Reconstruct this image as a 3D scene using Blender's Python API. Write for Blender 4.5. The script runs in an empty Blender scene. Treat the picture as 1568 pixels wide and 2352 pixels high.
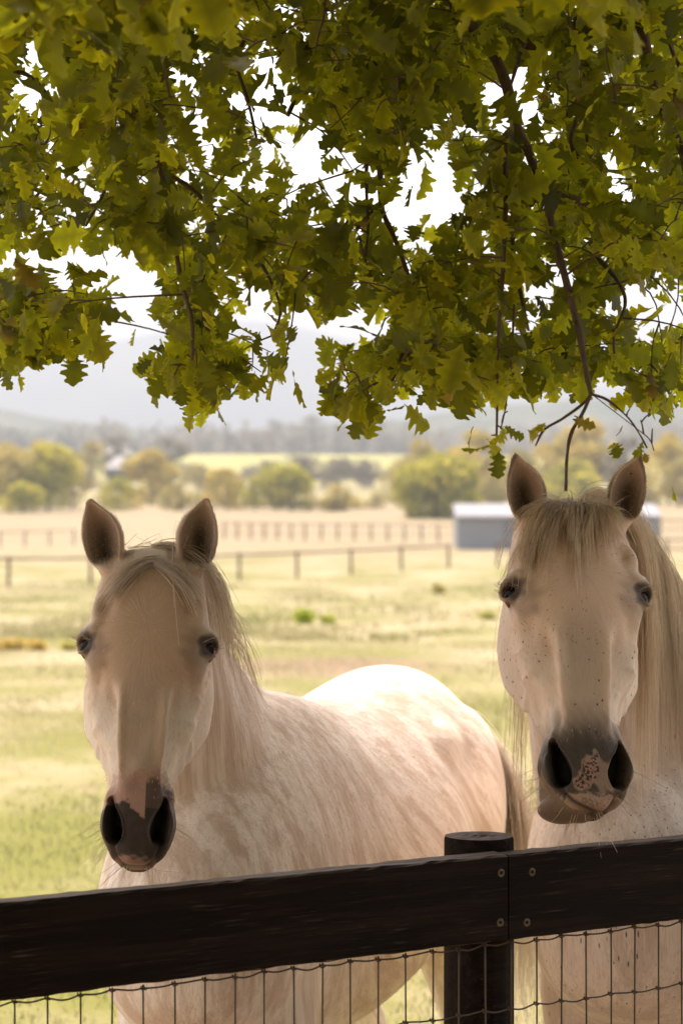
import bpy, bmesh, math, random
import numpy as np
from mathutils import Vector, Matrix
from mathutils.bvhtree import BVHTree

random.seed(7)
RNG = np.random.default_rng(11)
SC = bpy.context.scene
COL = SC.collection
H = 1.85                 # eye height of the photographer
F = 5557.0               # focal length in pixels of a 1568 x 2352 picture
CX, CY = 784.0, 1176.0
SUN_EL, SUN_AZ = math.radians(64), math.radians(-34)     # azimuth from straight ahead, negative = left

def W(px, py, Y):
    """point at distance Y seen at (px, py)"""
    return np.array([(px - CX) / F * Y, Y, H - (py - CY) / F * Y])

# ------------------------------------------------------------------ tagging
def tag(o, label=None, cat=None, group=None, kind=None):
    if label: o['label'] = label
    if cat: o['category'] = cat
    if group: o['group'] = group
    if kind: o['kind'] = kind
    return o

def empty(name, loc, rz=0.0):
    o = bpy.data.objects.new(name, None)
    COL.objects.link(o)
    o.location = loc
    o.rotation_euler = (0, 0, rz)
    o.empty_display_size = 0.2
    return o

def mesh_from(name, verts, faces, smooth=True):
    me = bpy.data.meshes.new(name)
    verts = np.asarray(verts, dtype=np.float32)
    if isinstance(faces, np.ndarray):
        n, k = faces.shape
        me.vertices.add(len(verts)); me.vertices.foreach_set('co', verts.ravel())
        me.loops.add(n * k); me.loops.foreach_set('vertex_index', faces.astype(np.int32).ravel())
        me.polygons.add(n)
        me.polygons.foreach_set('loop_start', np.arange(0, n * k, k, dtype=np.int32))
        me.polygons.foreach_set('loop_total', np.full(n, k, dtype=np.int32))
        me.update(calc_edges=True)
    else:
        me.from_pydata([tuple(v) for v in verts], [], faces)
    if smooth:
        me.polygons.foreach_set('use_smooth', np.ones(len(me.polygons), dtype=bool))
    me.update()
    return me

def link(name, me, mat=None, parent=None, loc=None):
    o = bpy.data.objects.new(name, me)
    COL.objects.link(o)
    if mat is not None:
        for m in (mat if isinstance(mat, (list, tuple)) else [mat]):
            me.materials.append(m)
    if parent is not None: o.parent = parent
    if loc is not None: o.location = loc
    return o

class MB:
    """collects shapes into one mesh"""
    def __init__(s): s.v = []; s.f = []; s.n = 0
    def add(s, v, f):
        v = np.asarray(v, float)
        s.f += [tuple(int(i) + s.n for i in q) for q in f]
        s.v.append(v); s.n += len(v)
    def box(s, c, size, rot=None):
        sx, sy, sz = [a / 2 for a in size]
        v = np.array([[x, y, z] for x in (-sx, sx) for y in (-sy, sy) for z in (-sz, sz)])
        if rot is not None: v = v @ np.asarray(rot).T
        s.add(v + np.asarray(c, float), [(0, 1, 3, 2), (4, 6, 7, 5), (0, 4, 5, 1), (2, 3, 7, 6), (0, 2, 6, 4), (1, 5, 7, 3)])
    def tube(s, pts, rad, n=8, cap=True):
        v, f = tube(pts, rad, n, cap); s.add(v, f)
    def build(s, name, mat=None, parent=None, smooth=False, loc=None):
        me = mesh_from(name, np.concatenate(s.v), s.f, smooth)
        return link(name, me, mat, parent, loc)

def pchip(xk, yk, x):
    """monotone cubic interpolation; yk may have extra columns"""
    xk = np.asarray(xk, float); yk = np.asarray(yk, float); x = np.asarray(x, float)
    one = yk.ndim == 1
    if one: yk = yk[:, None]
    h = np.diff(xk)[:, None]; d = np.diff(yk, axis=0) / h
    m = np.zeros_like(yk)
    m[0] = d[0]; m[-1] = d[-1]
    for i in range(1, len(xk) - 1):
        a, b = d[i - 1], d[i]
        w1 = 2 * h[i] + h[i - 1]; w2 = h[i] + 2 * h[i - 1]
        ok = (a * b) > 0
        with np.errstate(divide='ignore', invalid='ignore'):
            hm = (w1 + w2) / (w1 / a + w2 / b)
        m[i] = np.where(ok, hm, 0)
    i = np.clip(np.searchsorted(xk, x) - 1, 0, len(xk) - 2)
    t = ((x - xk[i]) / (xk[i + 1] - xk[i]))[:, None]
    t = np.clip(t, 0, 1)
    hh = (xk[i + 1] - xk[i])[:, None]
    r = ((2*t**3 - 3*t**2 + 1) * yk[i] + (t**3 - 2*t**2 + t) * hh * m[i] + (-2*t**3 + 3*t**2) * yk[i + 1] + (t**3 - t**2) * hh * m[i + 1])
    return r[:, 0] if one else r

def spline(P, n):
    """smooth curve through points P (centripetal-free Catmull-Rom), n samples"""
    P = np.asarray(P, float)
    if len(P) == 2: return P[0] + np.linspace(0, 1, n)[:, None] * (P[1] - P[0])
    k = np.linspace(0, len(P) - 1, n)
    i = np.clip(k.astype(int), 0, len(P) - 2); t = (k - i)[:, None]
    E = np.vstack([2 * P[0] - P[1], P, 2 * P[-1] - P[-2]])
    a, b, c, d = E[i], E[i + 1], E[i + 2], E[i + 3]
    return 0.5 * (2*b + (c - a)*t + (2*a - 5*b + 4*c - d)*t**2 + (3*b - a - 3*c + d)*t**3)

def tube(pts, rad, n=8, cap=True):
    pts = np.asarray(pts, float); m = len(pts)
    rad = np.broadcast_to(np.asarray(rad, float), (m,)) if np.ndim(rad) <= 1 else rad
    T = np.gradient(pts, axis=0); T /= np.linalg.norm(T, axis=1)[:, None] + 1e-12
    up = np.array([0., 0, 1]) if abs(T[0][2]) < 0.9 else np.array([1., 0, 0])
    u = np.cross(T[0], up); u /= np.linalg.norm(u)
    a = np.arange(n) * 2 * math.pi / n
    V = []
    for k in range(m):
        u = u - T[k] * np.dot(u, T[k]); u /= np.linalg.norm(u) + 1e-12
        w = np.cross(T[k], u)
        V.append(pts[k] + rad[k] * (np.cos(a)[:, None] * u + np.sin(a)[:, None] * w))
    V = np.concatenate(V)
    f = [(k*n + j, k*n + (j+1) % n, (k+1)*n + (j+1) % n, (k+1)*n + j) for k in range(m - 1) for j in range(n)]
    if cap:
        f.append(tuple(range(n))[::-1]); f.append(tuple((m-1)*n + j for j in range(n)))
    return V, f

def loft(S):
    """closed rings S[k, n, 3] -> closed mesh"""
    m, n, _ = S.shape
    V = S.reshape(-1, 3)
    f = [(k*n + j, k*n + (j+1) % n, (k+1)*n + (j+1) % n, (k+1)*n + j) for k in range(m - 1) for j in range(n)]
    c0 = S[0].mean(0); c1 = S[-1].mean(0)
    V = np.vstack([V, c0, c1]); a = m * n
    f += [(a, (j+1) % n, j) for j in range(n)]
    f += [(a + 1, (m-1)*n + j, (m-1)*n + (j+1) % n) for j in range(n)]
    return V, f

def ellipsoid(c, r, R=None, nu=16, nv=24):
    th = np.linspace(0.02, math.pi - 0.02, nu); ph = np.arange(nv) * 2 * math.pi / nv
    S = np.stack([np.sin(th)[:, None] * np.cos(ph), np.sin(th)[:, None] * np.sin(ph), np.cos(th)[:, None] + 0 * ph], -1) * np.asarray(r, float)
    if R is not None: S = S @ np.asarray(R).T
    return loft(S + np.asarray(c, float))

def smoothstep(a, b, x):
    t = np.clip((x - a) / (b - a), 0, 1); return t * t * (3 - 2 * t)

def vnoise(P, seed=0):
    """cheap smooth 3-D noise from summed sines, about -1..1"""
    r = np.random.default_rng(seed); out = 0
    for _ in range(5):
        k = r.normal(size=3); out = out + np.sin(P @ k * 1.6 + r.uniform(0, 6.28))
    return out / 2.6

# ------------------------------------------------------------------ materials
def new_mat(name):
    m = bpy.data.materials.new(name); m.use_nodes = True
    nt = m.node_tree; nt.nodes.clear()
    out = nt.nodes.new('ShaderNodeOutputMaterial')
    return m, nt, out

class NT:
    def __init__(s, nt): s.nt = nt
    def n(s, t, **kw):
        x = s.nt.nodes.new(t)
        for k, v in kw.items(): setattr(x, k, v)
        return x
    def l(s, a, b): s.nt.links.new(a, b)
    def val(s, sock, v):
        if hasattr(v, 'is_linked') or isinstance(v, bpy.types.NodeSocket): s.l(v, sock)
        elif isinstance(v, (tuple, list)) and len(v) == 3 and sock.type == 'RGBA': sock.default_value = (*v, 1)
        else: sock.default_value = v
    def mix(s, a, b, f, mode='MIX'):
        x = s.n('ShaderNodeMix', data_type='RGBA', blend_type=mode)
        s.val(x.inputs[0], f); s.val(x.inputs[6], a); s.val(x.inputs[7], b)
        return x.outputs[2]
    def math(s, op, a, b=None, c=None, clamp=False):
        x = s.n('ShaderNodeMath', operation=op, use_clamp=clamp)
        s.val(x.inputs[0], a)
        if b is not None: s.val(x.inputs[1], b)
        if c is not None: s.val(x.inputs[2], c)
        return x.outputs[0]
    def ramp(s, f, stops):
        x = s.n('ShaderNodeMapRange', interpolation_type='SMOOTHSTEP'); s.val(x.inputs[0], f)
        x.inputs[1].default_value, x.inputs[2].default_value = stops[0], stops[1]
        x.inputs[3].default_value, x.inputs[4].default_value = (stops[2], stops[3]) if len(stops) > 2 else (0, 1)
        return x.outputs[0]
    def noise(s, vec, scale, detail=4, rough=0.55):
        x = s.n('ShaderNodeTexNoise')
        if vec is not None: s.l(vec, x.inputs['Vector'])
        x.inputs['Scale'].default_value = scale; x.inputs['Detail'].default_value = detail
        x.inputs['Roughness'].default_value = rough
        return x.outputs['Fac']
    def attr(s, name, out='Fac'):
        x = s.n('ShaderNodeAttribute', attribute_name=name); return x.outputs[out]
    def mapping(s, vec, scale=(1, 1, 1), rot=(0, 0, 0), loc=(0, 0, 0)):
        x = s.n('ShaderNodeMapping'); s.l(vec, x.inputs[0])
        x.inputs['Scale'].default_value = scale; x.inputs['Rotation'].default_value = rot; x.inputs['Location'].default_value = loc
        return x.outputs[0]
    def bump(s, h, strength, dist):
        x = s.n('ShaderNodeBump'); s.l(h, x.inputs['Height'])
        x.inputs['Strength'].default_value = strength; x.inputs['Distance'].default_value = dist
        return x.outputs[0]
    def obj(s): return s.n('ShaderNodeTexCoord').outputs['Object']
    def principled(s, col, rough=0.6, normal=None, **kw):
        x = s.n('ShaderNodeBsdfPrincipled')
        s.val(x.inputs['Base Color'], col); s.val(x.inputs['Roughness'], rough)
        if normal is not None: s.l(normal, x.inputs['Normal'])
        for k, v in kw.items(): s.val(x.inputs[k.replace('_', ' ')], v)
        return x.outputs[0]
MAT = {}
def coat_material(name, base, shade, fleck, streak=1.0, headshade_col=(.82, .66, .54)):
    m, nt, out = new_mat(name); t = NT(nt)
    flow = t.attr('flow', 'Vector'); pg = t.n('ShaderNodeAttribute', attribute_name='pigment')
    sep = t.n('ShaderNodeSeparateColor'); t.l(pg.outputs['Color'], sep.inputs[0])
    dark, pink, warm = sep.outputs[0], sep.outputs[1], sep.outputs[2]
    pit = pg.outputs['Alpha']; onb = t.attr('onbody')
    obj = t.obj()
    n_big = t.noise(t.mapping(flow, (20, 20, 20)), 1.0, 5, .62)
    n_mid = t.noise(t.mapping(flow, (58, 58, 50)), 1.0, 4, .6)
    n_fine = t.noise(t.mapping(flow, (330, 330, 170)), 1.0, 2, .6)
    n_blot = t.noise(obj, 5.0, 4, .6)
    bodyst = t.math('MULTIPLY', t.ramp(n_big, (.43, .64)), t.math('MULTIPLY_ADD', onb, .80 * streak, .08))
    c = t.mix(base, shade, bodyst)
    c = t.mix(c, shade, t.math('MULTIPLY', t.ramp(n_mid, (.44, .70)), t.math('MULTIPLY_ADD', onb, .52 * streak, .06)))
    c = t.mix(c, tuple(a * .62 for a in shade), t.math('MULTIPLY', t.ramp(n_fine, (.48, .72)), t.math('MULTIPLY_ADD', onb, .16, .24)))
    c = t.mix(c, tuple(a * .80 for a in shade), t.math('MULTIPLY', t.ramp(n_blot, (.55, .80)), .22))
    c = t.mix(c, headshade_col, t.attr('headshade'), 'MULTIPLY')      # shade on the face, painted into the coat colour
    c = t.mix(c, tuple(a * .60 for a in shade), t.math('MULTIPLY', t.attr('bridge'), .50))  # greyish nose bridge, deepened to paint in facial shading
    if fleck:
        v = t.n('ShaderNodeTexVoronoi', feature='F1'); t.l(t.mapping(flow, (95, 95, 420)), v.inputs['Vector']); v.inputs['Scale'].default_value = 1
        v.inputs['Randomness'].default_value = 1
        sp = t.ramp(v.outputs['Distance'], (.20, .10)); sc = t.n('ShaderNodeSeparateColor'); t.l(v.outputs['Color'], sc.inputs[0])
        gate = t.math('LESS_THAN', sc.outputs[0], t.math('MULTIPLY', t.ramp(t.noise(obj, 9, 3), (.36, .64)), fleck))
        c = t.mix(c, (.035, .028, .026), t.math('MULTIPLY', t.math('MULTIPLY', sp, gate), .85))
    c = t.mix(c, (.27, .158, .092), t.math('MULTIPLY', warm, t.math('MULTIPLY_ADD', n_mid, .5, .60, clamp=True)))
    pinkc = t.mix((.40, .215, .165), (.29, .14, .10), t.noise(obj, 60, 3))
    if fleck:                                   # freckles in the pink of the muzzle
        spk = t.ramp(t.math('ADD', t.math('MULTIPLY', t.noise(obj, 210, 4, .6), .7), t.math('MULTIPLY', t.noise(obj, 60, 3), .3)), (.455, .515))
        dark = t.math('MAXIMUM', dark, t.math('MULTIPLY', t.math('MULTIPLY', pink, t.math('SUBTRACT', 1.0, spk)), 1.0))
        pink = t.math('MULTIPLY', pink, spk)
    c = t.mix(c, pinkc, pink)
    darkc = t.mix((.020, .015, .012), (.060, .045, .036), t.noise(obj, 55, 4))
    c = t.mix(c, darkc, dark)
    c = t.mix(c, (.006, .004, .003), pit)  # nostril dark, and the painted shade inside the ears
    h = t.math('ADD', t.math('ADD', t.math('MULTIPLY', n_mid, .7), t.math('MULTIPLY', n_fine, .4)), t.math('MULTIPLY', n_big, t.math('MULTIPLY', onb, -1.2)))
    h = t.math('MULTIPLY', h, t.math('MULTIPLY_ADD', onb, .55, .45))
    b = t.bump(h, .45, .008)
    b2 = t.n('ShaderNodeBump'); t.l(t.math('MULTIPLY', t.noise(obj, 260, 3), dark), b2.inputs['Height']); t.l(b, b2.inputs['Normal'])
    b2.inputs['Strength'].default_value = .35; b2.inputs['Distance'].default_value = .002
    rough = t.math('MULTIPLY_ADD', dark, -.14, .64)
    sh = t.principled(c, rough, b2.outputs[0], Sheen_Weight=t.math('MULTIPLY_ADD', dark, -.33, .35, clamp=True), Sheen_Roughness=.45, Sheen_Tint=(1, .93, .84, 1), Specular_IOR_Level=t.math('MULTIPLY_ADD', dark, -.12, .28))
    t.l(sh, out.inputs[0])
    return m

def hair_material(name, root, tip, dark, trans=.42):
    m, nt, out = new_mat(name); t = NT(nt)
    s = t.attr('shade')
    c = t.mix(root, tip, s)
    c = t.mix(c, dark, t.ramp(s, (.84, .98, 0, .8)))
    p = t.principled(c, .45, Specular_IOR_Level=.5)
    tr = t.n('ShaderNodeBsdfTranslucent'); t.l(c, tr.inputs[0])
    mx = t.n('ShaderNodeMixShader'); mx.inputs[0].default_value = trans
    t.l(p, mx.inputs[1]); t.l(tr.outputs[0], mx.inputs[2]); t.l(mx.outputs[0], out.inputs[0])
    return m

def eye_material():
    m, nt, out = new_mat('eye_gloss'); t = NT(nt)
    lk = t.attr('look', 'Vector'); sp = t.n('ShaderNodeSeparateXYZ'); t.l(lk, sp.inputs[0])
    rr = t.n('ShaderNodeVectorMath', operation='LENGTH')
    cb = t.n('ShaderNodeCombineXYZ'); t.l(t.math('MULTIPLY', sp.outputs[0], .62), cb.inputs[0]); t.l(sp.outputs[1], cb.inputs[1]); t.l(cb.outputs[0], rr.inputs[0])
    iris = t.mix((.006, .004, .003), (.20, .065, .020), t.ramp(rr.outputs['Value'], (.26, .40)))
    c = t.mix(iris, (.012, .008, .006), t.ramp(rr.outputs['Value'], (.55, .72)))
    t.l(t.principled(c, .10, Specular_IOR_Level=.10), out.inputs[0])
    return m
MAT['eye'] = eye_material()
# ================================================================== HORSES
# cross-sections of a head: d along the face from the poll, then front line, nasal edge,
# cheek-bone, widest, jaw and back line (x = half width, f = forward of the forehead line)
HEAD = np.array([
 # d     F      x1    f1     x2    f2     x3    f3     x4    f4     B
 [-.035,-.085, .022,-.085, .035,-.095, .038,-.110, .028,-.125, -.130],
 [-.015,-.040, .044,-.048, .074,-.075, .082,-.115, .060,-.175, -.190],
 [ .020,-.018, .050,-.026, .083,-.060, .094,-.115, .072,-.195, -.215],
 [ .080, .002, .058,-.006, .096,-.042, .103,-.110, .086,-.205, -.245],
 [ .140, .011, .064, .002, .106,-.036, .109,-.105, .096,-.215, -.268],
 [ .200, .012, .062, .001, .110,-.036, .112,-.110, .108,-.215, -.272],
 [ .260, .006, .053,-.004, .093,-.046, .103,-.105, .115,-.195, -.262],
 [ .320, .001, .046,-.008, .077,-.050, .087,-.098, .112,-.172, -.240],
 [ .370,-.002, .042,-.010, .066,-.052, .073,-.092, .092,-.146, -.205],
 [ .420,-.005, .039,-.013, .057,-.052, .061,-.085, .064,-.120, -.172],
 [ .465,-.007, .037,-.015, .054,-.048, .057,-.080, .053,-.110, -.150],
 [ .500,-.006, .036,-.013, .061,-.041, .062,-.076, .048,-.106, -.138],
 [ .540,-.004, .037,-.009, .069,-.036, .067,-.074, .045,-.104, -.130],
 [ .575,-.008, .036,-.014, .061,-.040, .058,-.076, .042,-.102, -.126],
 [ .605,-.016, .033,-.022, .048,-.048, .046,-.075, .034,-.095, -.112],
 [ .628,-.038, .020,-.042, .029,-.056, .028,-.070, .019,-.082, -.090]])

def head_rings(muz, nd=110, nc=12):
    d = np.linspace(HEAD[0, 0], HEAD[-1, 0], nd)
    T = pchip(HEAD[:, 0], HEAD[:, 1:], d)
    rings = []
    for k in range(nd):
        Fv, x1, f1, x2, f2, x3, f3, x4, f4, B = T[k]
        kz = 1 + (muz - 1) * smoothstep(.40, .50, np.array([d[k]]))[0]
        x1, x2, x3, x4 = x1*kz, x2*kz, x3*kz, x4*kz
        half = [(0, Fv), (x1, f1), (x2, f2), (x3, f3), (x4, f4), (0, B)]
        loop = half + [(-x, f) for x, f in half[-2:0:-1]]
        L = np.array(loop + loop[:1]); E = np.vstack([L[-2], L, L[1]])
        pts = []
        for i in range(len(loop)):
            a, b, c, e = E[i], E[i+1], E[i+2], E[i+3]
            for t in np.arange(nc) / nc:
                pts.append(0.5*(2*b + (c-a)*t + (2*a-5*b+4*c-e)*t*t + (3*b-a-3*c+e)*t**3))
        pts = np.array(pts)
        rings.append(np.column_stack([pts[:, 0], np.full(len(pts), d[k]), pts[:, 1]]))
    return np.array(rings)

def remesh(parts, voxel, smooth_iter=4):
    mb = MB()
    for v, f in parts: mb.add(v, f)
    me = mesh_from('tmp', np.concatenate(mb.v), mb.f, False)
    bm = bmesh.new(); bm.from_mesh(me)
    bmesh.ops.recalc_face_normals(bm, faces=bm.faces); bm.to_mesh(me); bm.free()
    o = bpy.data.objects.new('tmp', me); COL.objects.link(o)
    m = o.modifiers.new('r', 'REMESH'); m.mode = 'VOXEL'; m.voxel_size = voxel; m.adaptivity = 0
    s = o.modifiers.new('s', 'SMOOTH'); s.factor = 0.5; s.iterations = smooth_iter
    dg = bpy.context.evaluated_depsgraph_get()
    ev = o.evaluated_get(dg)
    r = bpy.data.meshes.new_from_object(ev, depsgraph=dg)
    bpy.data.objects.remove(o); bpy.data.meshes.remove(me)
    return r

def ear_rings(base, tip, front, width, n=40, side=1):
    base = np.asarray(base); tip = np.asarray(tip)
    up = tip - base; L = np.linalg.norm(up); up /= L
    ef = np.asarray(front, float); ef -= up * np.dot(ef, up); ef /= np.linalg.norm(ef)
    ex = np.cross(ef, up)            # lateral
    S = []
    for t in np.linspace(-0.36, 1.0, n):
        w = width * pchip([-.36, -.1, 0, .15, .4, .65, .85, .95, 1.0], [.62, .62, .72, .90, 1.02, .84, .40, .20, .06], [t])[0]
        dep = 0.95 * w + .008 * max(0, 1 - t)
        off = side * width * pchip([-.36, -.1, .1, .45, .72, .88, 1.0], [-.55, -.22, -.02, 0.0, .10, .28, .34], [t])[0]
        cen = base + up * (L * t) + ex * off - ef * (.012 * (1 - t)) + ef * .010 * smoothstep(.6, 1, np.array([t]))[0]
        scoop = smoothstep(-.05, .12, np.array([t]))[0]
        cur = .50 * scoop * (1 - smoothstep(.75, 1.0, np.array([t]))[0])
        a = np.linspace(-cur, math.pi + cur, 30)
        outer = np.column_stack([w * np.cos(a), -dep * np.sin(a)])
        b = a[::-1][1:-1]
        th_ = min(.0075, .55 * w)
        inn = np.column_stack([(w - th_) * np.cos(b), np.where(np.sin(b) > 0, -np.maximum(dep - th_, 0.0) * np.sin(b) * scoop + .014 * (1 - scoop) * np.sin(b), -(dep - th_) * np.sin(b) * .6)])
        outer[:, 1] = np.where(outer[:, 1] > 0, outer[:, 1] * .6, outer[:, 1])
        p = np.vstack([outer, inn])
        S.append(cen + p[:, :1] * ex + p[:, 1:] * ef)
    return np.array(S)

def body_rings(A, D, st, n=48, lean=0.0):
    """st rows: s, z_top, z_bottom, half width"""
    st = np.asarray(st, float)
    s = np.linspace(st[0, 0], st[-1, 0], 70)
    T = pchip(st[:, 0], st[:, 1:], s)
    D = np.array([D[0], D[1], 0.]); D /= np.linalg.norm(D)
    Lr = np.array([D[1], -D[0], 0.])
    a = np.arange(n) * 2 * math.pi / n
    R = []
    for k in range(len(s)):
        zt, zb, w = T[k]
        zm = zt * .45 + zb * .55
        c, q = np.cos(a), np.sin(a)
        x = w * np.sign(c) * np.abs(c) ** .9
        z = np.where(q > 0, zm + (zt - zm) * np.abs(q) ** 1.0, zm - (zm - zb) * np.abs(q) ** .95)
        base = np.array([A[0], A[1], 0]) + D * s[k]
        R.append(base + x[:, None] * Lr + z[:, None] * np.array([0, 0, 1.]))
    return np.array(R), D, Lr

def make_horse(cfg):
    s = cfg['s']; sx = cfg['sx']
    p, yw, rl = [math.radians(a) for a in cfg['pose']]
    ed = np.array([0, -math.sin(p), -math.cos(p)]); ef = np.array([0, -math.cos(p), math.sin(p)]); ex = np.array([1., 0, 0])
    Rz = np.array([[math.cos(yw), -math.sin(yw), 0], [math.sin(yw), math.cos(yw), 0], [0, 0, 1]])
    Ry = np.array([[math.cos(rl), 0, math.sin(rl)], [0, 1, 0], [-math.sin(rl), 0, math.cos(rl)]])
    R = Rz @ Ry
    ex, ed, ef = R @ ex, R @ ed, R @ ef
    M = np.column_stack([ex * s * sx, ed * s, ef * s])       # head-local -> world
    Mi = np.linalg.inv(M)
    O = np.asarray(cfg['poll'])
    hw = lambda P: np.asarray(P, float) @ M.T + O
    parts = []
    rings = head_rings(cfg['muz'])
    rings = hw(rings.reshape(-1, 3)).reshape(rings.shape)
    parts.append(loft(rings))
    EYE = np.array([.0965, .188, -.058])
    for sg in (-1, 1):
        # brow, lids, cheek pad, nostril wing
        def E(c, r, **k):
            v, f = ellipsoid((c[0]*sg, c[1], c[2]), r, **k); parts.append((hw(v), f))
        E((.092, .161, -.044), (.031, .019, .034))
        E((.075, .128, -.020), (.030, .045, .018))
        # eye socket mound
        E((.094, .190, -.064), (.0235, .034, .034))
        E((.084, .225, -.058), (.024, .022, .026))
        nrm = np.array([.71*sg, 0.0, .70]); nrm /= np.linalg.norm(nrm)
        tu = np.array([0, -1, 0.]); tu -= nrm * np.dot(tu, nrm); tu /= np.linalg.norm(tu)
        tv = np.cross(nrm, tu)
        c0 = np.array([EYE[0]*sg, EYE[1], EYE[2]])
        al = np.linspace(-1.0, 1.0, 25)
        for up, amp, rr, out in ((1, .0185, .0080, .0315), (-1, .0165, .0056, .0285)):
            P = c0 + (al * .027)[:, None] * tv + (up * amp * (1 - al**2))[:, None] * tu + (out - .015 * al**2)[:, None] * nrm
            parts.append(tube(hw(P), np.full(25, rr * s) * (1 - .35 * np.abs(al)), 8))
        E((.051*cfg['muz'], .545, -.040), (.0175, .040, .028))
        E((.088, .288, -.168), (.024, .090, .056), R=np.array([[.975, -sg*.22, 0], [sg*.22, .975, 0], [0, 0, 1]]))
    jx, jd = cfg['jaw']
    mz = cfg['muz']
    v, f = ellipsoid((jx*.55, .575, -.098), (.042*mz, .036, .032)); parts.append((hw(v), f))
    v, f = ellipsoid((jx, .604 + jd, -.078), (.037*mz, .025, .032)); parts.append((hw(v), f))
    if jx:
        v, f = ellipsoid((jx*1.25, .575, -.085), (.026, .050, .032)); parts.append((hw(v), f))
        v, f = ellipsoid((jx*.1, .612 + jd, -.072), (.036, .018, .026), ); parts.append((hw(v), f))
    v, f = ellipsoid((0, .609, -.043), (.038*mz, .023, .028)); parts.append((hw(v), f))
    for e in cfg['ears']:
        parts.append(loft(ear_rings(e['base'], e['tip'], e['front'], e['w'], side=e['side'])))
    # neck
    cr = spline(cfg['crest'], 50); th = spline(cfg['throat'], 50)
    wd = pchip(np.linspace(0, 1, len(cfg['neckw'])), cfg['neckw'], np.linspace(0, 1, 50))
    a = np.arange(48) * 2 * math.pi / 48
    lat = np.asarray(cfg['neck_lat'], float)
    NR = []
    for k in range(50):
        m = (cr[k] + th[k]) / 2; hv = (cr[k] - th[k]) / 2
        l = lat[0] + (lat[1] - lat[0]) * k / 49
        q = np.sin(a); wloc = wd[k] * (1 - .28 * np.clip(q, 0, 1))
        NR.append(m + (np.cos(a) * wloc)[:, None] * l + q[:, None] * hv)
    parts.append(loft(np.array(NR)))
    BR, D, Lr = body_rings(cfg['A'], cfg['D'], cfg['stations'])
    parts.append(loft(BR))
    A3 = np.array([cfg['A'][0], cfg['A'][1], 0.])
    B = lambda u, l, z: A3 + D * u + Lr * l + np.array([0, 0, z])
    hs = cfg['hs']
    RB = np.column_stack([D, Lr, [0, 0, 1]])
    for sg in (-1, 1):
        # shoulder, haunch
        parts.append(ellipsoid(B(.30*hs, .165*sg, 1.05*hs), (.17, .075, .22), RB))
        parts.append(ellipsoid(B(.14*hs, .12*sg, .98*hs), (.11, .10, .17), RB))
        parts.append(ellipsoid(B(1.36*hs, .165*sg, 1.10*hs), (.24, .12, .27), RB))
        parts.append(ellipsoid(B(1.12*hs, .20*sg, 1.27*hs), (.13, .05, .07), RB))
        fl = [(.24, .11, 1.0, .10), (.22, .135, .82, .090), (.22, .135, .62, .062), (.21, .135, .47, .050), (.215, .135, .42, .052), (.22, .135, .36, .036),
              (.22, .135, .18, .034), (.215, .135, .13, .043), (.19, .135, .075, .036), (.18, .135, .05, .052), (.175, .135, .005, .062)]
        P = spline([B(u*hs, l*sg, z*hs) for u, l, z, r in fl], 44); rr = pchip(np.arange(len(fl)), [r for *_, r in fl], np.linspace(0, len(fl)-1, 44))
        parts.append(tube(P, rr * hs, 20))
        hl = [(1.40, .10, 1.08, .13), (1.40, .135, .88, .135), (1.42, .145, .70, .085), (1.50, .14, .57, .058), (1.555, .135, .49, .054), (1.54, .135, .40, .045), (1.52, .135, .22, .038),
              (1.51, .135, .14, .045), (1.48, .135, .08, .038), (1.465, .135, .05, .054), (1.455, .135, .005, .062)]
        P = spline([B(u*hs, l*sg, z*hs) for u, l, z, r in hl], 44); rr = pchip(np.arange(len(hl)), [r for *_, r in hl], np.linspace(0, len(hl)-1, 44))
        parts.append(tube(P, rr * hs, 20))
    parts.append(ellipsoid(B(.10*hs, 0, 1.02*hs), (.14, .17, .22), RB))
    me = remesh(parts, cfg.get('voxel', .0042), 5)
    bm = bmesh.new(); bm.from_mesh(me)          # finer skin on the muzzle and round the eyes
    def fine(v):
        q = Mi @ (np.array(v) - O)
        return (.43 < q[1] < .68 and q[2] > -.15 and abs(q[0]) < .09) or (.145 < q[1] < .25 and q[2] > -.11 and abs(q[0]) > .07 and abs(q[0]) < .14)
    vs_ = {v.index for v in bm.verts if fine(v.co)}
    bmesh.ops.subdivide_edges(bm, edges=[e_ for e_ in bm.edges if e_.verts[0].index in vs_ and e_.verts[1].index in vs_], cuts=1, use_grid_fill=True)
    bmesh.ops.triangulate(bm, faces=[f_ for f_ in bm.faces if len(f_.verts) > 4])
    bm.to_mesh(me); bm.free()
    n = len(me.vertices)
    co = np.empty(n * 3, np.float32); me.vertices.foreach_get('co', co); P = co.reshape(-1, 3).astype(float)
    ed_ = np.empty(len(me.edges) * 2, np.int32); me.edges.foreach_get('vertices', ed_); ed_ = ed_.reshape(-1, 2)
    src = np.concatenate([ed_[:, 0], ed_[:, 1]]); dst = np.concatenate([ed_[:, 1], ed_[:, 0]])
    o_ = np.argsort(src, kind='stable'); src, dst = src[o_], dst[o_]
    start = np.searchsorted(src, np.arange(n)); cnt = np.bincount(src, minlength=n)
    NB = np.repeat(np.arange(n)[:, None], 6, 1)
    for k in range(6):
        ok = cnt > k; NB[ok, k] = dst[start[ok] + k]
    Lq = (P - O) @ Mi.T
    fz = np.where(((Lq[:, 1] > .42) & (Lq[:, 1] < .70) & (Lq[:, 2] > -.16)) | ((Lq[:, 1] > .13) & (Lq[:, 1] < .27) & (np.abs(Lq[:, 0]) > .06) & (Lq[:, 2] > -.13)))[0]
    for it in range(3): P[fz] += .5 * (P[NB[fz]].mean(1) - P[fz])
    hd0 = smoothstep(-.29, -.21, Lq[:, 2]) * smoothstep(.19, .15, np.abs(Lq[:, 0])) * smoothstep(.76, .70, Lq[:, 1])
    wS = (1 - hd0) * (.06 + .94 * smoothstep(.46 * hs, .78 * hs, P[:, 2])) * .5
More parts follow.
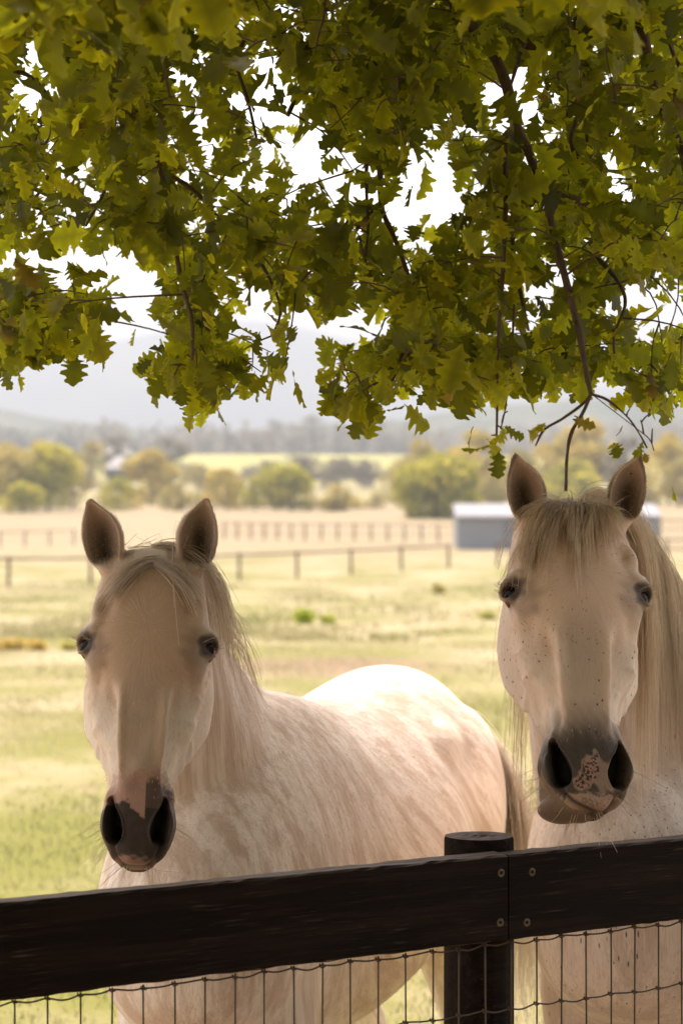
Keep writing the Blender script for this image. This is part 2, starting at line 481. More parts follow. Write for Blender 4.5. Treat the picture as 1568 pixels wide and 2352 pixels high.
    sel = np.where(wS > .01)[0]; wS = wS[sel][:, None]
    for it in range(110):
        P[sel] += wS * (P[NB[sel]].mean(1) - P[sel])
    me.vertices.foreach_set('co', P.astype(np.float32).ravel()); me.update()
    nr = np.empty(n * 3, np.float32); me.vertices.foreach_get('normal', nr); N = nr.reshape(-1, 3).astype(float)
    L = (P - O) @ Mi.T; x, d, f = L.T; ax = np.abs(x); sgn = np.sign(x)
    Nl = N @ np.column_stack([ex, ed, ef])
    inhead = smoothstep(-.30, -.22, f) * smoothstep(-.06, 0.02, d) * smoothstep(.17, .14, ax) * (d < .72)
    disp = np.zeros(n)
    g = lambda cx_, cd_, rx, rd: np.exp(-((ax - cx_) / rx)**2 - ((d - cd_) / rd)**2)
    frontish = smoothstep(-.12, -.06, f)
    # hollow above the eye, groove beside the nasal bone, crest of the cheek, dish of the nose
    disp -= .0130 * g(.078, .118, .016, .022) * frontish
    line = .062 - .10 * (d - .28)
    on = smoothstep(.26, .32, d) * smoothstep(.50, .44, d) * frontish
    disp -= .0175 * np.exp(-((ax - line) / .010)**2) * on
    crest = .101 - .30 * (d - .26)
    disp += .0120 * np.exp(-((ax - crest) / .009)**2) * smoothstep(.22, .31, d) * smoothstep(.41, .35, d) * smoothstep(-.14, -.09, f)
    disp += .0100 * np.exp(-((ax - .040) / .009)**2) * smoothstep(.26, .34, d) * smoothstep(.50, .45, d) * smoothstep(-.04, -.02, f)
    # tear bone and lines below the eye
    disp -= .0045 * g(.083, .262, .010, .020) * frontish
    # veins
    for (q0, q1, q2) in (((.088, .285), (.074, .34), (.066, .42)), ((.074, .34), (.085, .37), (.083, .42)), ((.058, .40), (.050, .45), (.052, .49))):
        C = spline(np.array([q0, q1, q2]), 24)
        dd = np.min((ax[:, None] - C[:, 0])**2 + (d[:, None] - C[:, 1])**2, axis=1) if False else None
    near = np.where((d > .25) & (d < .52) & (f > -.16))[0]
    for C in (((.090, .285), (.076, .335), (.068, .42)), ((.076, .335), (.084, .37), (.078, .42)), ((.060, .39), (.052, .44), (.055, .49))):
        C = spline(np.array(C), 30)
        for sg, sh in ((1, 0.0), (-1, .012)):
            q = near[sgn[near] == sg]
            d2 = np.min((ax[q, None] - C[:, 0])**2 + (d[q, None] - sh - C[:, 1])**2, axis=1)
            disp[q] += .0044 * np.exp(-d2 / .0042**2)
    # jaw groove between cheek and muzzle
    disp += .004 * vnoise(L * 26, 3) * smoothstep(.25, .35, d) * frontish * .35
    disp += .0020 * vnoise(P * 55, 5) * smoothstep(.28, .36, d) * frontish * smoothstep(.52, .46, d)
    P = P + N * (disp * inhead * s)[:, None]
    # nostrils: comma-shaped pits facing forward and outward
    t = (d - .492) / .100                       # 0 top .. 1 bottom
    inner = pchip([-.05, 0, .2, .5, .75, .92, 1.05], [.047, .0465, .0432, .0315, .0262, .0300, .040], np.clip(t, -.05, 1.05))
    outer = pchip([-.05, 0, .2, .5, .8, 1.05], [.049, .0515, .0562, .0612, .0570, .043], np.clip(t, -.05, 1.05))
    mid = (inner + outer) / 2; hwid = (outer - inner) / 2 + 1e-4
    inner = inner * cfg['muz']; outer = outer * cfg['muz']; mid = (inner + outer) / 2; hwid = (outer - inner) / 2 + 1e-4
    q = np.abs(ax - mid) / hwid
    side_ok = (f > -.085) & (t > -.02) & (t < 1.02)
    endf = smoothstep(0, .12, t) * smoothstep(1.0, .86, t)
    pit = np.where(side_ok, smoothstep(1.12, .55, q) * endf, 0)
    rim = np.where((f > -.085), np.exp(-((q - 1.15) / .20)**2) * smoothstep(-.06, .08, t) * smoothstep(1.08, .9, t), 0)
    P = P + (rim * .0028 * s)[:, None] * N
    inward = -(.86 * ef)[None, :] - (.45 * sgn[:, None]) * ex[None, :] * .6 - .25 * ed[None, :]
    P = P + inward * (pit * .046 * s)[:, None]
    # mouth crease
    crease = np.zeros(n)
    mouth = cfg['mouth']                        # polyline in (x, d)
    C = spline(np.array(mouth), 60)
    mq = np.where((d > .50) & (f > -.16) & (f < 0.02))[0]
    d2 = np.min((x[mq, None] - C[:, 0])**2 + (d[mq, None] - C[:, 1])**2, axis=1)
    crease[mq] = np.exp(-d2 / (.0042**2))
    P = P - N * (crease * .009 * s)[:, None] * .9
    me.vertices.foreach_set('co', P.astype(np.float32).ravel())
    md = np.interp(x, C[:, 0], C[:, 1]); cfg['chin'] = np.where((d > md + .003) & (f < -.035) & (d > .5) & (ax < .075) & (f > -.15), 1.0, 0) * (1.0 if jx else .0)
    # ---- pigment masks
    dark = np.zeros(n); pink = np.zeros(n); warm = np.zeros(n)
    cfg['pigment'](dark, pink, warm, x, ax, d, f, sgn, L)
    for sg in (-1, 1):                           # dark skin round the eyes
        e = np.sqrt(((x*sg - .105) / .030)**2 + ((d - .186) / .034)**2 + ((f + .042) / .036)**2)
        dark = np.maximum(dark, .94 * smoothstep(1.28, .55, e + .09 * vnoise(L * 90, 8)))
        e2 = np.sqrt(((x*sg - .090) / .032)**2 + ((d - .200) / .056)**2 + ((f + .03) / .05)**2)
        dark = np.maximum(dark, .40 * smoothstep(1.25, .4, e2 + .22 * vnoise(L * 60, 9)))
    ear_shade = np.zeros(n)
    dark = np.maximum(dark, pit); dark = np.maximum(dark, .9*crease); pink = pink * (1 - pit)
    # ears: brown hair inside, with the shade of the hollow painted in
    for e in cfg['ears']:
        b0 = np.asarray(e['base']); t0 = np.asarray(e['tip']); up = t0 - b0; Le = np.linalg.norm(up); up = up / Le
        eF = np.asarray(e['front'], float); eF -= up * eF.dot(up); eF /= np.linalg.norm(eF); eX = np.cross(eF, up)
        r = P - b0; tt = r @ up / Le; lx = r @ eX; lf = r @ eF
        near = (tt > -.1) & (tt < 1.06) & (np.abs(lx) < e['w'] * 1.4) & (np.abs(lf) < .08)
        facing = smoothstep(-.35, .35, N @ eF)
        warm = np.where(near, np.maximum(warm, facing * smoothstep(-.02, .15, tt) * cfg.get('ear_warm', .8)), warm)
        ear_shade = np.where(near, np.maximum(ear_shade, facing * np.exp(-((lx + e['side'] * -.008) / (e['w'] * .50))**2) * smoothstep(-.02, .12, tt) * smoothstep(.80, .35, tt) * .85), ear_shade)
        rimm = near & (tt > .25)
        if cfg.get('ear_rim'):
            wloc = e['w'] * pchip([-.1, 0, .15, .4, .65, .85, .95, 1.0], [.42, .58, .84, 1.0, .84, .46, .20, .04], np.clip(tt, -.1, 1))
            edge = smoothstep(.80, .97, np.abs(lx) / (wloc + 1e-4)) * facing
            dark = np.where(rimm, np.maximum(dark, .75 * edge * cfg['ear_rim']), dark)
            dark = np.where(near, np.maximum(dark, .8 * smoothstep(.90, 1.0, tt)), dark)
    for sp, sr, sa in cfg.get('stains', []):      # dusty marks in the coat
        q = np.linalg.norm((P - sp) / sr, axis=1) + .30 * vnoise(P * 14, 51) + .12 * vnoise(P * 45, 52)
        warm = np.maximum(warm, sa * smoothstep(1.15, .45, q))
    # hoofs
    hoof = smoothstep(.075, .06, P[:, 2]); dark = np.maximum(dark, .7 * hoof)
    # ---- hair flow coordinates: the last axis runs along the hair
    back = D * .75 + np.array([0, 0, -.66])
    P_ = P + N * 0
    back2 = D * .45 + np.array([0, 0, -.9]) ; back2 /= np.linalg.norm(back2)
    bridge = 1.0 * smoothstep(.040, .020, ax) * smoothstep(.20, .30, d) * smoothstep(-.03, -.015, f) * (d < .6)
    hd = smoothstep(-.24, -.16, f) * smoothstep(.14, .12, ax) * (d < .72)
    sb = (P - A3) @ D; lb = (P - A3) @ Lr
    phi = np.abs(np.arctan2(lb, P[:, 2] - .95 * hs)); Bs = .20 * smoothstep(.32, .85, sb)
    wob = .006 * vnoise(P * 5, 41) + .003 * vnoise(P * 19, 42)
    flow_b = np.column_stack([sb - Bs * np.log(phi + .17) + wob, lb * .9 + wob, .05 * (-P[:, 2] + .5 * sb)])
    P_ = P + N * 0
    back2 = D * .45 + np.array([0, 0, -.9]) ; back2 /= np.linalg.norm(back2)
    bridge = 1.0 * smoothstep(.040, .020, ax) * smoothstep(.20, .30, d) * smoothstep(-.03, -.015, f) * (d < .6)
    hd = smoothstep(-.24, -.16, f) * smoothstep(.14, .12, ax) * (d < .72)
    C0 = B(.55 * hs, 0, 1.1 * hs); Q = P - C0; sb = (P - A3) @ D
    wb = smoothstep(.15, .85, sb)[:, None]
    fdir = (np.array([0, 0, -1.]) + D * .12) * (1 - wb) + (D * .78 + np.array([0, 0, -.62])) * wb; fdir /= np.linalg.norm(fdir, axis=1)[:, None]
    Q = Q + .007 * np.column_stack([vnoise(P * 7, 41), vnoise(P * 7, 42), vnoise(P * 7, 43)])
    flow_b = Q - fdir * ((Q * fdir).sum(1) * .935)[:, None]
    flow_h = np.column_stack([L[:, 0], L[:, 2], L[:, 1] * .14]) * s
    # hair of the face fans out from the whorl on the forehead
    r = np.sqrt(x**2 + (d - .165)**2) + 1e-5; th_ = np.arctan2(x, d - .165)
    flow_f = np.column_stack([th_ * .26, L[:, 2] * .5, r * .14])
    wf = .7 * (smoothstep(.36, .24, d) * smoothstep(-.05, -.02, f))[:, None]
    flow_h = flow_h * (1 - wf) + flow_f * wf
    flow = np.where(hd[:, None] > .5, flow_h + 3.0, flow_b)
    ca = me.color_attributes.new('pigment', 'FLOAT_COLOR', 'POINT')
    ca.data.foreach_set('color', np.column_stack([dark, pink, warm, np.maximum(pit ** 1.6 * .92, ear_shade)]).astype(np.float32).ravel())
    fa = me.attributes.new('flow', 'FLOAT_VECTOR', 'POINT')
    fa.data.foreach_set('vector', flow.astype(np.float32).ravel())
    ba = me.attributes.new('onbody', 'FLOAT', 'POINT')
    ba.data.foreach_set('value', (1 - hd).astype(np.float32))
    ba = me.attributes.new('headshade', 'FLOAT', 'POINT'); ba.data.foreach_set('value', (hd * smoothstep(-.05, .05, d) * (1 - .55 * smoothstep(.085, .115, ax)) * (1 - .75 * smoothstep(.25, .34, d) * smoothstep(.030, .056, ax) * smoothstep(.52, .47, d))).astype(np.float32))  # painted face shade, eased off on cheeks and ridges like side light
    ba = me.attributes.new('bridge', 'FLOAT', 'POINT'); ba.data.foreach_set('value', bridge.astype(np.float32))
    for m in list(me.materials): me.materials.clear(); break
    base = np.array([cfg['A'][0], cfg['A'][1], 0.]) + D * .75
    me.transform(Matrix.Translation(-Vector(base)))
    me.polygons.foreach_set('use_smooth', np.ones(len(me.polygons), dtype=bool)); me.update()
    root = empty('horse', base)
    tag(root, cfg['label'], 'horse')
    me.name = 'body'
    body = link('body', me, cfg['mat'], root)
    # eyes
    for sg in (-1, 1):
        c = hw([[EYE[0]*sg, EYE[1], EYE[2]]])[0]
        nrm = M @ np.array([.71*sg, .0, .70]); nrm /= np.linalg.norm(nrm)
        v, fc = ellipsoid((0, 0, 0), (.0300*s,)*3, None, 24, 32)
        q = Vector((0, 0, 1)).rotation_difference(Vector(nrm)).to_matrix()
        v = v @ np.array(q).T
        eo = link('eye', mesh_from('eye', v, fc), MAT['eye'], root)
        eo.location = Vector(c - base)
        pn = eo.data.attributes.new('look', 'FLOAT_VECTOR', 'POINT')
        pn.data.foreach_set('vector', (v / (.0300*s) @ np.array(q)).astype(np.float32).ravel())
    wv = np.empty(n*3, np.float32); me.vertices.foreach_get('co', wv)
    tris = [tuple(p_.vertices) for p_ in me.polygons]
    bvh = BVHTree.FromPolygons([Vector(v) for v in (wv.reshape(-1, 3) + base)], tris)
    return dict(body=body, O=O, root=root, base=base, hw=hw, M=M, ex=ex, ed=ed, ef=ef, bvh=bvh, B=B, crest=cr, s=s, D=D, Lr=Lr, EYE=EYE)

# ------------------------------------------------------------------ hair
def coat_fuzz(hd, n_head, n_ear, cfg, mat):
    me = hd['body'].data; n = len(me.vertices)
    co = np.empty(n*3, np.float32); me.vertices.foreach_get('co', co); P = co.reshape(-1, 3).astype(float) + hd['base']
    nr = np.empty(n*3, np.float32); me.vertices.foreach_get('normal', nr); N = nr.reshape(-1, 3).astype(float)
    L = (P - hd['O']) @ np.linalg.inv(hd['M']).T; x, d, f = L.T; ax = np.abs(x)
    S = []
    head = (d > -.04) & (d < .50) & (f > -.30) & (ax < .17) & ~((np.abs(ax - .105) < .03) & (np.abs(d - .19) < .04))
    crest = (P[:, 1] > 4.62) & (P[:, 1] < 5.7) & (P[:, 2] > .95)
    grazing = np.abs(N @ np.array([0, -1., 0])) < .45          # thickest where the outline turns away
    w = np.where(head, 1.0, 0) + np.where(crest & ~head, .8, 0); w = w * np.where(grazing, 1.0, .22)
    pick = RNG.choice(n, n_head, p=w / w.sum())
    back = hd['D'] * .5 + np.array([0, 0, -.86])
    for i in pick:
        v = (hd['ed'] if head[i] else back) * 1.0 + N[i] * RNG.uniform(.25, .7) + RNG.normal(size=3) * .16
        v /= np.linalg.norm(v); l = RNG.uniform(.004, .009) * (1.5 if not head[i] else 1)
        p0 = P[i] + RNG.normal(size=3) * .0012 - N[i] * .001
        S.append(np.array([p0, p0 + v * l * .5 + N[i] * l * .08, p0 + v * l - N[i] * l * .05]))
    for e in cfg['ears']:
        b0 = np.asarray(e['base']); up = np.asarray(e['tip']) - b0; Le = np.linalg.norm(up); up = up / Le
        eF = np.asarray(e['front'], float); eF -= up * eF.dot(up); eF /= np.linalg.norm(eF); eX = np.cross(eF, up)
        r = P - b0; tt = r @ up / Le; lx = r @ eX; lf = r @ eF
        m = (tt > -.15) & (tt < 1.04) & (np.abs(lx) < e['w'] * 1.4) & (np.abs(lf) < .08)
        w = np.where(m, 1.0, 0) * np.where(np.abs(N @ eX) > .6, 1.0, .35)
        for i in RNG.choice(n, n_ear, p=w / w.sum()):
            v = up * RNG.uniform(.5, 1.1) + N[i] * RNG.uniform(.3, .8) + RNG.normal(size=3) * .18
            v /= np.linalg.norm(v); l = RNG.uniform(.003, .0065); p0 = P[i] - N[i] * .001
            S.append(np.array([p0, p0 + v * l * .5, p0 + v * l + up * l * .15]))
    add_hair(hd, 'coat_hair', S, .00030, .00010, mat)
def hair_mesh(strands, r0, r1, sides=3):
    """strands: list of (k,3) point arrays -> one mesh of thin tapering strands"""
    V = []; Fq = []; SH = []; n0 = 0
    a = np.arange(sides) * 2 * math.pi / sides
    for P in strands:
        m = len(P)
        T = np.gradient(P, axis=0); T /= np.linalg.norm(T, axis=1)[:, None] + 1e-9
        u = np.cross(T, RNG.normal(size=3)); u /= np.linalg.norm(u, axis=1)[:, None] + 1e-9
        w = np.cross(T, u)
        k = RNG.uniform(.7, 1.3)
        tt = np.linspace(0, 1, m); rad = (r0 + (r1 - r0) * tt) * k
        ring = P[:, None, :] + rad[:, None, None] * (np.cos(a)[None, :, None] * u[:, None, :] + np.sin(a)[None, :, None] * w[:, None, :])
        V.append(ring.reshape(-1, 3))
        i = np.arange(m - 1)[:, None] * sides + np.arange(sides)[None, :]
        j = np.arange(m - 1)[:, None] * sides + (np.arange(sides)[None, :] + 1) % sides
        Fq.append(np.stack([i, j, j + sides, i + sides], -1).reshape(-1, 4) + n0)
        SH.append(np.full(m * sides, RNG.uniform()))
        n0 += m * sides
    me = mesh_from('hair', np.concatenate(V), np.concatenate(Fq))
    at = me.attributes.new('shade', 'FLOAT', 'POINT'); at.data.foreach_set('value', np.concatenate(SH).astype(np.float32))
    return me

def drape(hd, start, vel, length, n=16, gravity=1.0, lift=.003, wob=.01, hug=True, flat=True):
    """one hair: leaves start with direction vel, falls, slides over the body"""
    p = np.array(start, float); v = np.array(vel, float); v /= np.linalg.norm(v) + 1e-9
    if hug:
        loc, nor, idx, dist = hd['bvh'].find_nearest(Vector(p))
        p = np.array(loc) + np.array(nor) * .002
        v = v - np.array(nor) * float(v @ np.array(nor)) * (.9 if flat else 0); v /= np.linalg.norm(v) + 1e-9
    st = length / (n - 1); out = [p.copy()]
    k = RNG.normal(size=3) * wob
    for i in range(n - 1):
        v = v + np.array([0, 0, -gravity]) * (st * 9) + k * (st * 6) + RNG.normal(size=3) * wob * .5
        v /= np.linalg.norm(v)
        p = p + v * st
        if hug:
            loc, nor, idx, dist = hd['bvh'].find_nearest(Vector(p))
            if loc is not None:
                sd = (Vector(p) - loc).dot(nor)
                if sd < lift:
                    q = np.array(loc) + np.array(nor) * lift
                    p = q; v = p - out[-1]; v /= np.linalg.norm(v) + 1e-9
        out.append(p.copy())
    return np.array(out)

def add_hair(hd, name, strands, r0, r1, mat, label=None):
    me = hair_mesh([P - hd['base'] for P in strands], r0, r1)
    me.name = name
    o = link(name, me, mat, hd['root'])
    if label: o['label'] = label
    return o
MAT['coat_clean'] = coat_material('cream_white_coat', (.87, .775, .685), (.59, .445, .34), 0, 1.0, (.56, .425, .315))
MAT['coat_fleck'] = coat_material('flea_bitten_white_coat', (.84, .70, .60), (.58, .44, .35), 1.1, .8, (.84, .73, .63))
MAT['mane_pale'] = hair_material('pale_mane_hair', (.80, .68, .54), (.88, .80, .69), (.40, .28, .18))
MAT['mane_gold'] = hair_material('golden_mane_hair', (.90, .76, .58), (.95, .86, .72), (.62, .45, .28))
MAT['whisker'] = hair_material('whisker_hair', (.75, .62, .48), (.85, .75, .62), (.3, .2, .12))

def pig_clean(dark, pink, warm, x, ax, d, f, sgn, L):
    nz = vnoise(L * 130, 1) * .006 + vnoise(L * 420, 2) * .0035
    fr = smoothstep(-.16, -.12, f) * (d < .70)
    thr = np.where(x < -.014, .512, np.where(x < .013, .520 + (x + .014) * .80, .462 + .25 * np.abs(x - .02)))
    thr = np.where(ax > .046, np.minimum(thr, .515), thr)
    soft = np.where(x > .013, .010, .0025)
    dk = smoothstep(-1, 1, (d + nz - thr) / soft) * np.where((x > .013) & (d < .52), .80, .96)
    lip = smoothstep(.606, .616, d + nz) * smoothstep(-.085, -.072, f)
    dk *= 1 - .72 * lip * smoothstep(.045, .035, ax)
    dark[:] = np.maximum(dark, dk * fr)
    pink[:] = np.maximum(pink, fr * smoothstep(.428, .470, d + nz * 2 - .35*np.abs(ax-.02)) * .85 * smoothstep(-.13, -.08, f))
    warm[:] = np.maximum(warm, .25 * fr * smoothstep(.42, .50, d))

def pig_fleck(dark, pink, warm, x, ax, d, f, sgn, L):
    n1 = vnoise(L * 120, 4); n2 = vnoise(L * 520, 6); n3 = vnoise(L * 800, 7)
    fr = smoothstep(-.17, -.13, f) * (d < .72)
    dk = smoothstep(.405, .515, d + .006 * n1 - .25 * np.maximum(ax - .035, 0)) * .93
    e = np.sqrt(((x + .004 + (d - .565) * .25) / .017)**2 + ((d - .566) / .034)**2)
    e2 = np.sqrt(((x - .020) / .022)**2 + ((d - .568) / .030)**2)
    spots = (n2 + n3) * .5
    pk = smoothstep(1.15, .80, e + .25 * n1) * 1.0
    pk = np.maximum(pk, smoothstep(1.2, .7, e2 + .3 * n1) * .55)
    lip = smoothstep(.600, .612, d + n1 * .004 + n2 * .003) * smoothstep(-.078, -.066, f)
    pk = np.maximum(pk, lip * .55)
    dark[:] = np.maximum(dark, dk * fr * (1 - np.minimum(1, pk * 1.05)) * (1 - .9 * lip))
    pink[:] = np.maximum(pink, pk * fr)
    chin = CR['chin'] * fr
    dark[:] = np.maximum(dark * (1 - .5 * chin), .45 * chin); pink[:] = pink * (1 - chin); warm[:] = np.maximum(warm, .95 * chin); warm[:] = np.maximum(warm, .6 * lip * fr)

STM = [[-.10, 1.12, .95, .05], [-.06, 1.20, .84, .14], [.05, 1.30, .76, .205], [.25, 1.41, .69, .245], [.45, 1.46, .655, .265], [.70, 1.425, .66, .295],
       [.95, 1.42, .69, .305], [1.15, 1.45, .74, .285], [1.32, 1.465, .80, .275], [1.48, 1.42, .86, .235], [1.60, 1.30, .92, .165], [1.66, 1.18, 1.0, .06]]
def stations(zs, ls, ws): return [[a * ls, b * zs, c * zs, w * ws] for a, b, c, w in STM]

CL = dict(muz=.95, s=.975, sx=1.07, pose=(22, 1.0, 1.6), poll=W(347, 1262, 4.64), jaw=(0, 0), voxel=.0040, hs=1.0,
    stains=[(W(965, 1630, 5.75), (.20, .30, .10), .38), (W(1040, 1690, 5.85), (.10, .2, .10), .28), (W(700, 1640, 5.3), (.14, .2, .05), .22)],
    label='cream white horse with pink and black muzzle and thin forelock, behind the left rail',
    ears=[dict(base=W(240, 1300, 4.665), tip=W(224, 1138, 4.655), front=(-.18, -1, .10), w=.0405, side=1),
          dict(base=W(452, 1300, 4.665), tip=W(457, 1137, 4.655), front=(.18, -1, .10), w=.0405, side=-1)],
    mouth=[(-.050, .560), (-.045, .582), (-.036, .612), (-.020, .628), (.0, .631), (.020, .628), (.036, .612), (.045, .582), (.050, .560)],
    crest=[W(352, 1255, 4.70), W(372, 1262, 4.84), W(432, 1375, 5.00), W(478, 1472, 5.18), W(570, 1585, 5.42)],
    throat=[W(338, 1500, 4.72), W(332, 1700, 4.82), W(340, 1860, 4.86), W(385, 2010, 4.90), W(450, 2150, 5.05)],
    neckw=[.070, .092, .125, .165, .195], neck_lat=((1, .06, 0), (.955, -.30, 0)),
    A=(-.335, 4.86), D=(.53, 1.465), stations=stations(1.0, 1.0, .96), pigment=pig_clean, mat=MAT['coat_clean'], ear_warm=.75)
CR = dict(muz=1.10, s=1.0, sx=1.12, pose=(29, 4.0, 2.2), poll=W(1322, 1142, 4.62), jaw=(-.038, .006), voxel=.0040, hs=1.05,
    label='white horse with dark flecks, dark grey muzzle and long golden mane, lower lip pushed sideways',
    ears=[dict(base=W(1216, 1195, 4.645), tip=W(1196, 1036, 4.635), front=(-.12, -1, .10), w=.0375, side=1),
          dict(base=W(1432, 1195, 4.645), tip=W(1452, 1036, 4.635), front=(.12, -1, .10), w=.0375, side=-1)],
    mouth=[(-.062, .520), (-.058, .560), (-.046, .590), (-.030, .612), (-.005, .628), (.020, .631), (.036, .620), (.046, .60)],
    crest=[W(1330, 1150, 4.70), W(1350, 1160, 4.84), W(1420, 1240, 5.02), W(1490, 1370, 5.25), W(1555, 1470, 5.50)],
    throat=[W(1322, 1420, 4.74), W(1325, 1640, 4.84), W(1345, 1800, 4.90), W(1375, 1950, 4.95), W(1420, 2120, 5.10)],
    neckw=[.080, .105, .150, .190, .215], neck_lat=((1, .06, 0), (.955, -.30, 0)),
    A=(.565, 4.92), D=(.52, 1.5), stations=stations(1.05, 1.05, 1.04), pigment=pig_fleck, mat=MAT['coat_fleck'], ear_warm=.55, ear_rim=.8)

HL = make_horse(CL)
HR = make_horse(CR)

def comb(hd, name, n, start, vel, length, r0, r1, mat, **k):
    S = []
    for i in range(n):
        a = RNG.uniform()
        S.append(drape(hd, start(a), vel(a), length(a), **k))
    return add_hair(hd, name, S, r0, r1, mat)

U = lambda a, b: RNG.uniform(a, b)
MAT['fuzz_cream'] = hair_material('cream_coat_hair', (.80, .64, .50), (.92, .80, .68), (.7, .53, .4), .72)
coat_fuzz(HL, 11000, 1500, CL, MAT['fuzz_cream']); coat_fuzz(HR, 10000, 1500, CR, MAT['fuzz_cream'])
# ---- hair of the first horse
h = HL; hw = h['hw']; e = lambda v: h['M'] @ np.asarray(v, float) / h['s']
S = []
for i in range(380):
    sg = -1 if U(0, 1) < .45 else 1
    st = hw([[.006 + U(-.012, .012), U(.004, .03), U(-.035, -.012)]])[0] + np.array([0, -.004, .002])
    S.append(drape(h, st, e((sg * U(.7, 1.15), U(.45, .85), .10)), U(.06, .145), n=14, gravity=.8, lift=.0018 + U(0, .003), wob=.03))
for i in range(45):     # stray hairs on the poll
    st = hw([[U(-.05, .06), U(-.03, .01), U(-.09, -.03)]])[0]
    S.append(drape(h, st, e((U(-1, 1), U(-1.2, .1), U(-.2, .4))), U(.03, .07), n=10, gravity=.5, lift=.003, wob=.2))
add_hair(h, 'forelock', S, .00055, .00025, MAT['mane_pale'])
S = []
for i in range(420):
    k = U(0, 1) ** 1.8; q = int(k * 36); c = h['crest'][q] + np.array([U(-.012, .03), U(-.01, .01), .012])
    S.append(drape(h, c, (U(.55, .95), U(-.25, .05), .05), U(.12, .24) + .06 * (1 - k), n=18, gravity=1.6, lift=.002 + U(0, .008), wob=.05))
add_hair(h, 'mane', S, .0006, .0003, MAT['mane_pale'])
S = []
dock = h['B'](1.60, .08, 1.34)
for i in range(900):
    a = U(0, 1); st = dock + h['Lr'] * U(-.035, .05) + h['D'] * U(-.02, .04) + np.array([0, 0, U(-.10, .05)])
    S.append(drape(h, st, h['Lr'] * U(.8, 1.6) + h['D'] * U(-.1, .5) + np.array([0, 0, U(-.1, .45)]), U(.30, .85), n=18, gravity=.85, lift=.006, wob=.10))
MAT['tail_white'] = hair_material('white_tail_hair', (.93, .86, .77), (.97, .92, .86), (.75, .62, .5), .55)
add_hair(h, 'tail', S, .0010, .0005, MAT['tail_white'])
def whiskers(hd, n, seed):
    S = []; hw = hd['hw']; M = hd['M'] / hd['s']
    for i in range(n):
        sg = random.choice((-1, 1)); d0 = U(.53, .64)
        st = np.array([sg * (U(.012, .03) if d0 > .60 else U(.052, .066)), d0, U(-.10, -.05)])
        loc, nor, _, dist = hd['bvh'].find_nearest(Vector(hw([st])[0]))
        if d0 < .60 and np.array(nor) @ hd['ef'] > .25: continue
        v = np.array(nor) * .9 + M @ np.array([sg * .35, .6, U(-.1, .25)])
        S.append(drape(hd, np.array(loc), v, U(.025, .075), n=9, gravity=.35, lift=.0, wob=.10, hug=False))
    return add_hair(hd, 'whiskers', S, .00042, .0002, MAT['whisker'])
whiskers(HL, 70, 1)
def lashes(hd):
    for sg in (-1, 1):
        S = []
        for i in range(26):
            al = U(-.9, .9)
            nrm = np.array([.71*sg, .0, .70]); nrm /= np.linalg.norm(nrm)
            tu = np.array([0, -1, 0.]); tu -= nrm * nrm.dot(tu); tu /= np.linalg.norm(tu); tv = np.cross(nrm, tu)
            c0 = hd['EYE'] * np.array([sg, 1, 1]) + al * .025 * tv +   .0160 * (1 - al*al) * tu + (.034 - .015 * al * al) * nrm
            P = hd['hw']([c0])[0]
            S.append(drape(hd, P, hd['M'] @ (nrm + .15 * tu + RNG.normal(size=3) * .15), U(.014, .022), n=6, gravity=.5, hug=False, wob=.02))
        add_hair(hd, 'eyelashes', S, .00045, .0002, MAT['whisker'])
lashes(HL)
# ---- hair of the second horse
h = HR; hw = h['hw']; e = lambda v: HR['M'] @ np.asarray(v, float) / HR['s']
S = []
for q in range(64):          # locks
    ac = U(-1, 1); vx = U(-.16, .16); lc = U(.06, .19) * (1 - .40 * max(ac, 0)); dx = U(-.2, .2)
    for i in range(int(U(18, 42))):
        a = np.clip(ac + RNG.normal(0, .07), -1, 1); st = hw([[a * .056, U(.0, .034), U(-.05, -.012)]])[0] + np.array([0, -.004, .006])
        S.append(drape(h, st, e((-.36 + ac * .30 + vx + U(-.05, .05) - (a - ac) * .5, U(.8, 1.0), .12)), lc * U(.75, 1.1), n=16, gravity=1.5, lift=.002 + U(0, .009), wob=.03))
for i in range(26):
    st = hw([[U(-.07, .07), U(-.03, .0), U(-.09, -.03)]])[0]
    S.append(drape(h, st, e((U(-1, 1), U(-.5, .5), U(0, .5))), U(.03, .06), n=9, gravity=.3, lift=.003, wob=.25))
add_hair(h, 'forelock', S, .00058, .00025, MAT['mane_gold'])
S = []
for q in range(70):
    k = U(0, 1) ** .8; qi = int(3 + k * 40); vx = U(.45, .75); vy = U(-.30, .05); lc = U(.32, .62); lf = .003 + U(0, .012)
    for i in range(int(U(22, 52))):
        c = h['crest'][min(47, max(2, qi + int(RNG.normal(0, 1.2))))] + np.array([U(-.02, .03), U(-.01, .01), .012])
        S.append(drape(h, c, (vx + U(-.05, .05), vy + U(-.05, .05), -.55), lc * U(.75, 1.1), n=22, gravity=1.7, lift=lf + U(0, .004), wob=.035))
for q in range(8):           # the locks that fall on the far side of the neck
    qi = int(U(10, 32)); lc = U(.45, .74); vy = U(-.3, .3); lf = U(.002, .028)
    for i in range(22):
        c = h['crest'][qi] + np.array([U(-.03, .01), U(-.015, .015), .012])
        S.append(drape(h, c, (-U(.38, .60), vy + U(-.08, .08), -1.0), lc * U(.7, 1.1), n=24, gravity=1.25, lift=lf * .6 + U(0, .006), wob=.065))
add_hair(h, 'mane', S, .00062, .0003, MAT['mane_gold'])
whiskers(HR, 110, 2); lashes(HR)
S = []
dock = h['B'](1.66, 0, 1.40)
for i in range(250):
    st = dock + h['Lr'] * U(-.035, .035) + np.array([0, 0, U(-.08, .04)])
    S.append(drape(h, st, h['D'] + h['Lr'] * U(-.4, .4), U(.5, .9), n=16, gravity=1.0, lift=.006, wob=.08))
add_hair(h, 'tail', S, .0016, .0008, MAT['mane_gold'])
